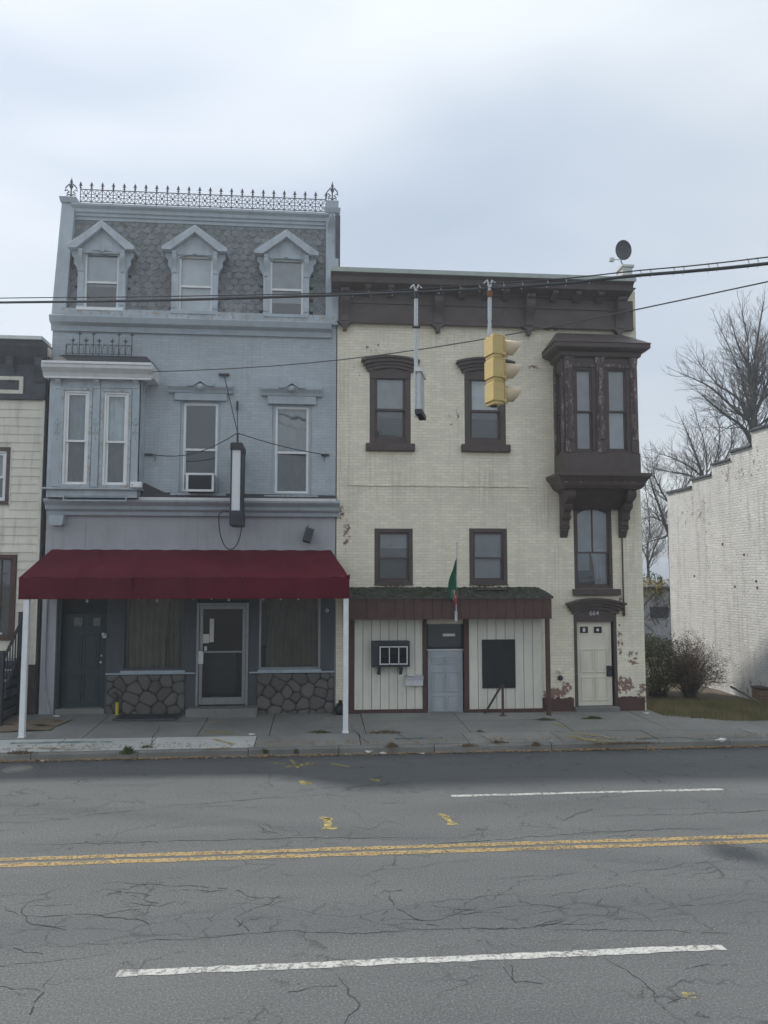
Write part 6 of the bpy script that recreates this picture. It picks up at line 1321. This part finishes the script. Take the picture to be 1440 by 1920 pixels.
for i in range(60):
    x = fbx[0] + random.random() * (fbx[1] - fbx[0] + .6); leafcloud(vn, (x, 12.85, zt + .12 + random.uniform(-.25, .12) * (1 + (x < fbx[0] + 1))), .22, 12, .06)
v_ = thing('creeper', (fbx[0] + .6, 12.85, zt), 'yellowing creeper along the top of the far garage', 'creeper'); vn.build('foliage', m_leaf_y, v_, fix=False)
vt = MB()
for i in range(16):
    x = fbx[0] + .3 + random.random() * (fbx[1] - fbx[0] + .4); pts = [(x, 12.93, zt)]
    for j in range(7): pts.append((pts[-1][0] + random.uniform(-.35, .35), 12.93, pts[-1][2] - random.uniform(.1, .35)))
    vt.tube(pts, .016, 4)
vt.build('stems', m_twig, v_)
def curve(pts, n=12):                                            # Catmull-Rom through the surveyed points
    P = [pts[0] * 2 - pts[1]] + pts + [pts[-1] * 2 - pts[-2]]; out = []
    for i in range(1, len(P) - 2):
        for k in range(n):
            t = k / n; a, b, c, d = P[i - 1], P[i], P[i + 1], P[i + 2]
            out.append(.5 * ((2 * b) + (c - a) * t + (2 * a - 5 * b + 4 * c - d) * t * t + (3 * b - a - 3 * c + d) * t ** 3))
    return out + [P[-2]]
# trees
def branch(tw, tg, p, d, L, r, depth, maxd, spread, rng, up=.15, thin=.02, seg=4):
    pts = [p.copy()]; q = p.copy(); dd = d.copy()
    for i in range(seg):
        dd = (dd + Vector((rng.uniform(-1, 1), rng.uniform(-1, 1), rng.uniform(-1, 1))) * .16 + Vector((0, 0, up * .25))).normalized(); q = q + dd * (L / seg); pts.append(q.copy())
    (tw if r > thin else tg).tube(pts, r, 6 if r > .06 else (4 if r > thin else 3), r * .62, cap=False)
    if depth >= maxd: return
    n = rng.choice((2, 3, 3)) if depth < 2 else rng.choice((3, 4))
    for k in range(n):
        s = pts[rng.randint(max(1, seg - 3), seg)] if k else pts[-1]
        ax = Vector((rng.uniform(-1, 1), rng.uniform(-1, 1), rng.uniform(-.4, .6))).normalized()
        nd = (dd + ax * spread * (0.55 if k == 0 else 1.0)).normalized(); branch(tw, tg, s, nd, L * rng.uniform(.58, .82), r * (.62 if k == 0 else .5), depth + 1, maxd, spread, rng, up, thin, seg)
def tree(base, h, r, maxd, spread, seed, label, lean=(0, 0, 1), up=.15, limbs=1):
    rg = random.Random(seed); t = thing('bare_tree', base, label, 'tree', 'bare trees behind the white side wall'); tw, tg = MB(), MB(); b = Vector(base)
    for k in range(limbs):
        branch(tw, tg, b, (Vector(lean) + Vector((rg.uniform(-.25, .25), rg.uniform(-.2, .2), 0)) * (k > 0)).normalized(), h, r, 0, maxd, spread, rg, up)
    tw.build('trunk', m_bark, t, fix=False); tg.build('crown', m_twig, t, fix=False)
def P3(px, y): X = at(px, 1000, y)[0]; return (X, y, .05)
def limb_tree(Y, label, limbs, seed, twig=1.0, r0=.12, density=1.0, maxd=2):      # the limbs follow the silhouette of the real tree
    rg = random.Random(seed); tw, tg = MB(), MB(); b0 = limbs[0][0]; X0, Z0 = at(*b0, Y)
    t = thing('bare_tree', (X0, Y, .1), label, 'tree', 'bare trees behind the white side wall')
    tw.tube([(X0, Y, .1), (X0 + .05, Y, Z0 * .5), (X0, Y, Z0)], r0 * 1.5, 8, r0 * 1.2)
    for L in limbs:
        dy = rg.uniform(-1.2, 1.2); P = []
        for i, p in enumerate(L):
            y = Y + dy * i / max(1, len(L) - 1); x, z = at(*p, y); P.append(Vector((x, y, z)))
        P = curve(P, 4) if len(P) > 2 else P; n = len(P); r = r0 * (1.0 if L is limbs[0] else rg.uniform(.45, .7)); tw.tube(P, r, 6, r * .15, cap=False)
        k = 1
        while k < n - 1:
            d = (P[k + 1] - P[k - 1]).normalized(); f = k / n
            for q in range(rg.choice((2, 2, 3)) if density >= 1 else 1):
                ax = Vector((rg.uniform(-1, 1), rg.uniform(-1, 1), rg.uniform(-.5, .7))).normalized(); branch(tw, tg, P[k], (d + ax * .9).normalized(), rg.uniform(.5, 1.0) * twig * (1.15 - .6 * f), max(.012, r * (1 - f) * .4), 0, maxd, .75, rg, .12, .02, 3)
            k += 1
        branch(tw, tg, P[-1], (P[-1] - P[-2]).normalized(), .5 * twig, .012, 0, 1, .5, rg, .1, .02, 3)
    tw.build('trunk', m_bark, t, fix=False); tg.build('crown', m_twig, t, fix=False)
limb_tree(13, 'tall bare tree rising over the highest step of the side wall', [[(1413, 830), (1414, 780), (1412, 720), (1418, 650), (1432, 565)], [(1413, 790), (1396, 730), (1380, 680), (1343, 600)], [(1413, 770), (1404, 700), (1402, 640), (1389, 578)], [(1410, 800), (1385, 750), (1345, 720), (1305, 673)],
    [(1405, 790), (1370, 760), (1330, 725), (1277, 700)], [(1414, 760), (1418, 700), (1428, 660), (1440, 620)], [(1408, 828), (1392, 800), (1350, 770), (1310, 735)], [(1415, 780), (1430, 740), (1450, 690), (1475, 640)], [(1414, 740), (1406, 690), (1385, 650), (1372, 605)]], 11, .95, .15, 1, 3)
limb_tree(15, 'twiggy bare tree over the middle of the side wall', [[(1322, 905), (1310, 870), (1296, 830), (1277, 785)], [(1322, 900), (1300, 880), (1270, 862), (1228, 848)], [(1325, 900), (1325, 860), (1318, 820), (1305, 780)], [(1330, 895), (1345, 850), (1350, 810), (1340, 775)], [(1335, 890), (1360, 860), (1372, 830), (1370, 800)], [(1318, 905), (1290, 890), (1260, 885), (1232, 880)], [(1340, 890), (1370, 870), (1395, 850), (1402, 830)]], 23, .8, .08, 1, 3)
limb_tree(16, 'drooping twiggy bare tree at the far end of the side wall', [[(1256, 1010), (1240, 960), (1225, 920), (1212, 870)], [(1256, 990), (1236, 975), (1215, 970), (1200, 985)], [(1258, 950), (1240, 920), (1226, 890), (1222, 850)], [(1258, 1000), (1240, 1010), (1220, 1015), (1205, 1035)], [(1262, 960), (1275, 925), (1290, 905), (1300, 880)]], 5, .8, .08, 1, 3)
limb_tree(21, 'slender bare tree seen in the gap beside the cream house', [[(1216, 1080), (1214, 1030), (1218, 980), (1208, 900)], [(1216, 1060), (1230, 1020), (1240, 1000), (1250, 960)], [(1214, 1050), (1202, 1020), (1196, 990)]], 9, .9, .08, 1, 3)
limb_tree(17, 'bare tree at the right edge of the view', [[(1470, 830), (1466, 760), (1455, 700), (1446, 640)], [(1470, 800), (1450, 770), (1435, 740), (1428, 700)]], 31, .9, .12, 1, 3)
ev = thing('evergreen_tree', P3(1235, 24), 'dark evergreen crown above the far garage', 'tree'); X, Z = at(1235, 1082, 24); cb2 = MB()
for i in range(26): leafcloud(cb2, (X + random.uniform(-2.2, 2.2), 24 + random.uniform(-1, 1), Z - 1.6 + random.uniform(-1.6, 1.3)), .7, 110, .10)
cb2.build('crown', m_ever, ev, fix=False); MB().tube([(X, 24, 0), (X + .1, 24, Z)], .25, 8, .1).build('trunk', m_bark, ev)
# shrubs
sb = thing('green_shrub', P3(1226, 2.2), 'dull green leafy shrub against the cream house corner', 'shrub'); X, _ = at(1232, 1280, 2.2); b = MB(); stb = MB()
for i in range(64):
    cx = X + random.uniform(-.55, .6); cy = 2.2 + random.uniform(-.5, .5); hh = random.uniform(.2, 1.55) * (1 - .25 * abs(cx - X)); leafcloud(b, (cx, cy, .15 + hh), .24, 75, .035); stb.tube([(X + random.uniform(-.2, .2), 2.2 + random.uniform(-.2, .2), .1), ((X + cx) / 2, cy, .1 + hh * .6), (cx, cy, .15 + hh)], .010, 4, .004)
b.build('leaves', m_leafy, sb, fix=False); stb.build('stems', m_twig, sb, fix=False)
tb = thing('bare_shrub', P3(1292, 1.9), 'reddish twiggy bare shrub in front of the white side wall', 'shrub'); X, _ = at(1292, 1300, 1.9); b = MB(); lf = MB(); rg = random.Random(4)
for i in range(190):
    a = rg.uniform(0, 6.28); out = rg.uniform(.15, 1.15); p = Vector((X + rg.uniform(-.12, .12), 1.9 + rg.uniform(-.12, .12), .1)); hh = rg.uniform(.5, 1.7) * (1.1 - .35 * out)
    e = Vector((X + out * math.cos(a), 1.9 + out * math.sin(a) * .75, .1 + hh)); m1 = p.lerp(e, .5) + Vector((0, 0, .22)); b.tube([p, m1, e], .008, 4, .003, cap=False)
    for k in range(12):
        s = p.lerp(m1, .6).lerp(e, rg.uniform(.1, 1)) + Vector((0, 0, .05)); d = Vector((rg.uniform(-1, 1), rg.uniform(-1, 1), rg.uniform(-.5, 1))) * .2; t_ = s + d; b.tube([s, s + d * .5 + Vector((0, 0, .02)), t_], .003, 3, .0018, cap=False)
        if rg.random() < .8: leafcloud(lf, t_, .10, 5, .022)
b.build('stems', m_twig, tb, fix=False); lf.build('leaves', m_weed_dry, tb, fix=False)

# ================================================================== OVERHEAD LINES AND SIGNALS
def tt(px): return 14.6 - (px / 1440) * 4.6                        # the line runs towards the viewer as it goes right
def line3(l, dt=0): return [dpt(px, py, tt(px) + dt) for px, py in l]
cab = [(-420, 572), (0, 567), (300, 563), (640, 553), (800, 547), (920, 541), (1060, 531), (1190, 517), (1300, 508), (1440, 494), (1900, 440)]
mes = [(-420, 566), (0, 559), (300, 556), (640, 549), (780, 542), (920, 532), (1060, 522), (1190, 508), (1300, 498), (1440, 482), (1900, 424)]
cc_ = curve(line3(cab)); mm_ = curve(line3(mes))
oc = thing('overhead_cable', cc_[0], 'thick black overhead cable lashed below a messenger wire across the street', 'cable')
MB().tube(cc_, .023, 8).build('cable', m_cable, oc, smooth=True); MB().tube(mm_, .010, 6).build('messenger_wire', m_cable, oc)
rg_ = MB()
for px in list(range(660, 1140, 40)) + [1195, 1215, 1262, 1284, 1325, 1345, 1395, 1415]:
    best = min(range(len(cc_)), key=lambda i: abs((cc_[i] - CAM).dot(_rt) / (cc_[i] - CAM).dot(_fw) * F + 720 - px)); a = cc_[best]; c = min(mm_, key=lambda v: (v - a).length); rg_.tube([a - Vector((0, 0, .04)), a.lerp(c, .5) + Vector((.02, 0, 0)), c + Vector((0, 0, .015))], .007, 4)
rg_.build('lashing_rings', m_steel, oc)
s0 = Vector((at(286, 697, by - .2)[0], by - .2, at(286, 697, by - .2)[1])); s3 = dpt(1440, 528, 10.2); s4 = s3 + (s3 - s0) * .4
pts = [s0.lerp(s3, i / 14) - Vector((0, 0, .30 * math.sin(math.pi * i / 14))) for i in range(15)] + [s4 + Vector((0, 0, .25))]
tag(MB().tube(pts, .010, 5).build('service_wire', m_cable), 'thin service wire running from the blue bay window up to the right', 'wire')
# lane sign hanger (seen from its edge)
T = tt(780); a = dpt(780, 541, T); b = dpt(780, 783, T); ls = thing('hanging_lane_sign', b, 'grey hanging pole with a lane sign turned edge-on', 'sign')
MB().tube([a - Vector((0, 0, .05)), a - Vector((0, 0, .17))], .04, 8).build('pole_clamp', m_dark, ls); MB().tube([a - Vector((0, 0, .16)), b], .033, 8).build('pole', m_steel, ls); h_ = MB()
for s in (-1, 1): h_.tube([a + Vector((s * .09, 0, 0)), a + Vector((s * .04, 0, .06)), a - Vector((0, 0, .06))], .018, 5)
h_.build('span_hook', m_steel, ls)
z0, z1 = dpt(790, 780, T).z, dpt(790, 692, T).z; ang = math.radians(75); ux, uy = math.cos(ang), math.sin(ang); W_ = .5
def SP(u, w, z): return (a.x + .035 + ux * u - uy * w, a.y + uy * u * 1 + ux * w - .0, z)
pn = MB(); pn.hexa([SP(0, -.03, z0), SP(W_, -.03, z0), SP(W_, .03, z0), SP(0, .03, z0)], [SP(0, -.03, z1), SP(W_, -.03, z1), SP(W_, .03, z1), SP(0, .03, z1)]); pn.build('panel', m_steel, ls)
for zz in (z0, z1 - .07): MB().hexa([SP(-.04, -.055, zz), SP(W_ + .02, -.055, zz), SP(W_ + .02, .055, zz), SP(-.04, .055, zz)], [SP(-.04, -.055, zz + .07), SP(W_ + .02, -.055, zz + .07), SP(W_ + .02, .055, zz + .07), SP(-.04, .055, zz + .07)]).build('panel_rail', m_dark if zz == z0 else m_white, ls)
MB().tube([a - Vector((.06, 0, .62)), a - Vector((-.06, 0, .62))], .02, 5).build('wire_clip', m_dark, ls)
# three-section traffic signal, seen from behind and to one side
T = tt(918); a = dpt(918, 534, T); tp = dpt(918, 630, T); bt = dpt(918, 763, T)
ts = thing('traffic_signal', bt, 'yellow three-section traffic signal hanging from the overhead cable', 'traffic signal')
h_ = MB()
for s in (-1, 1): h_.tube([a + Vector((s * .09, 0, .02)), a + Vector((s * .04, 0, .07)), a - Vector((0, 0, .06))], .018, 5)
h_.build('span_hook', m_steel, ts); MB().tube([a - Vector((0, 0, .1)), a - Vector((0, 0, .19))], .045, 8).build('coupling', plain('rusty_iron', (.22, .10, .05), .8, .3, 20, .3), ts); MB().tube([a - Vector((0, 0, .06)), tp], .030, 8).build('hanger_pipe', m_steel, ts); MB().tube([tp + Vector((0, 0, .25)), tp + Vector((0, 0, .21))], .045, 8).build('pipe_collar', m_dark, ts)
hgt = tp.z - bt.z; sec = hgt / 3; ang = math.radians(-38); fx, fy_ = math.cos(ang), -math.sin(ang)       # the lamps face right, away from the viewer
fx, fy_ = .96, .28
def TP(f, s, z): return (tp.x + .06 + fx * f - fy_ * s, tp.y + fy_ * f + fx * s, z)
def TB(b, f0_, f1_, s0_, s1_, z0_, z1_): b.hexa([TP(f0_, s0_, z0_), TP(f1_, s0_, z0_), TP(f1_, s1_, z0_), TP(f0_, s1_, z0_)], [TP(f0_, s0_, z1_), TP(f1_, s0_, z1_), TP(f1_, s1_, z1_), TP(f0_, s1_, z1_)]); return b
for k in range(3):
    zz = bt.z + sec * k; b = MB(); TB(b, -.09, .10, -.14, .14, zz + .05, zz + sec - .03); TB(b, -.075, .10, -.128, .128, zz, zz + .05); TB(b, -.075, .10, -.128, .128, zz + sec - .03, zz + sec); TB(b, .101, .12, -.15, .15, zz + .01, zz + sec - .01); TB(b, .06, .13, -.165, -.141, zz + .03, zz + .07)
    hs = b.build('housing', m_yellow, ts, .015)
    v = MB(); zc = zz + sec * .5; R_ = .14; n = 18
    for i in range(n):
        a0_ = math.radians(-58 + 296 * i / n); a1_ = math.radians(-58 + 296 * (i + 1) / n)
        def VL(a_): return .10 + .19 * (.5 + .5 * math.sin(a_)) + .04
        q = [(.126, a0_, R_), (.126, a1_, R_), (.126 + VL(a1_), a1_, R_ * .97), (.126 + VL(a0_), a0_, R_ * .97)]; v.face([TP(f, R2 * math.cos(t), zc + R2 * math.sin(t)) for f, t, R2 in q])
    vo_ = v.build('visor', m_visor, ts, smooth=True); sm = vo_.modifiers.new('thick', 'SOLIDIFY'); sm.thickness = .006
    ln = MB(); ln.lathe([(0, .03), (.08, .02), (.14, 0)], (0, 0, 0), 14, 'x'); ln.v = [TP(.127 + v_[0], v_[1], zc + v_[2]) for v_ in ln.v]; ln.build('lens', m_black, ts)
MB().lathe([(0, -.03), (.05, -.02), (.05, 0)], (tp.x + .05, tp.y, bt.z), 8).build('bottom_cap', m_dark, ts)

# ================================================================== ADDED HAZE STANDING IN FOR LENS FLARE
hz_ = MB().box(-720, 720, -420, 920, -1.1, 14.5)
ho = hz_.mesh('haze'); hm_ = bpy.data.materials.new('flare_haze'); hm_.use_nodes = True; ht = hm_.node_tree; ht.nodes.clear()
hov = ht.nodes.new('ShaderNodeOutputMaterial'); hpv = ht.nodes.new('ShaderNodeVolumePrincipled'); hpv.inputs['Color'].default_value = (0.90, 0.95, 1.0, 1); hpv.inputs['Density'].default_value = 0.0023; hpv.inputs['Anisotropy'].default_value = 0.55
ht.links.new(hpv.outputs[0], hov.inputs['Volume']); ho.materials.append(hm_)
haze = bpy.data.objects.new('haze', ho); COL.objects.link(haze); tag(haze, 'thin pale haze added to stand in for lens flare', 'haze', kind='stuff')
S.cycles.volume_bounces = 0
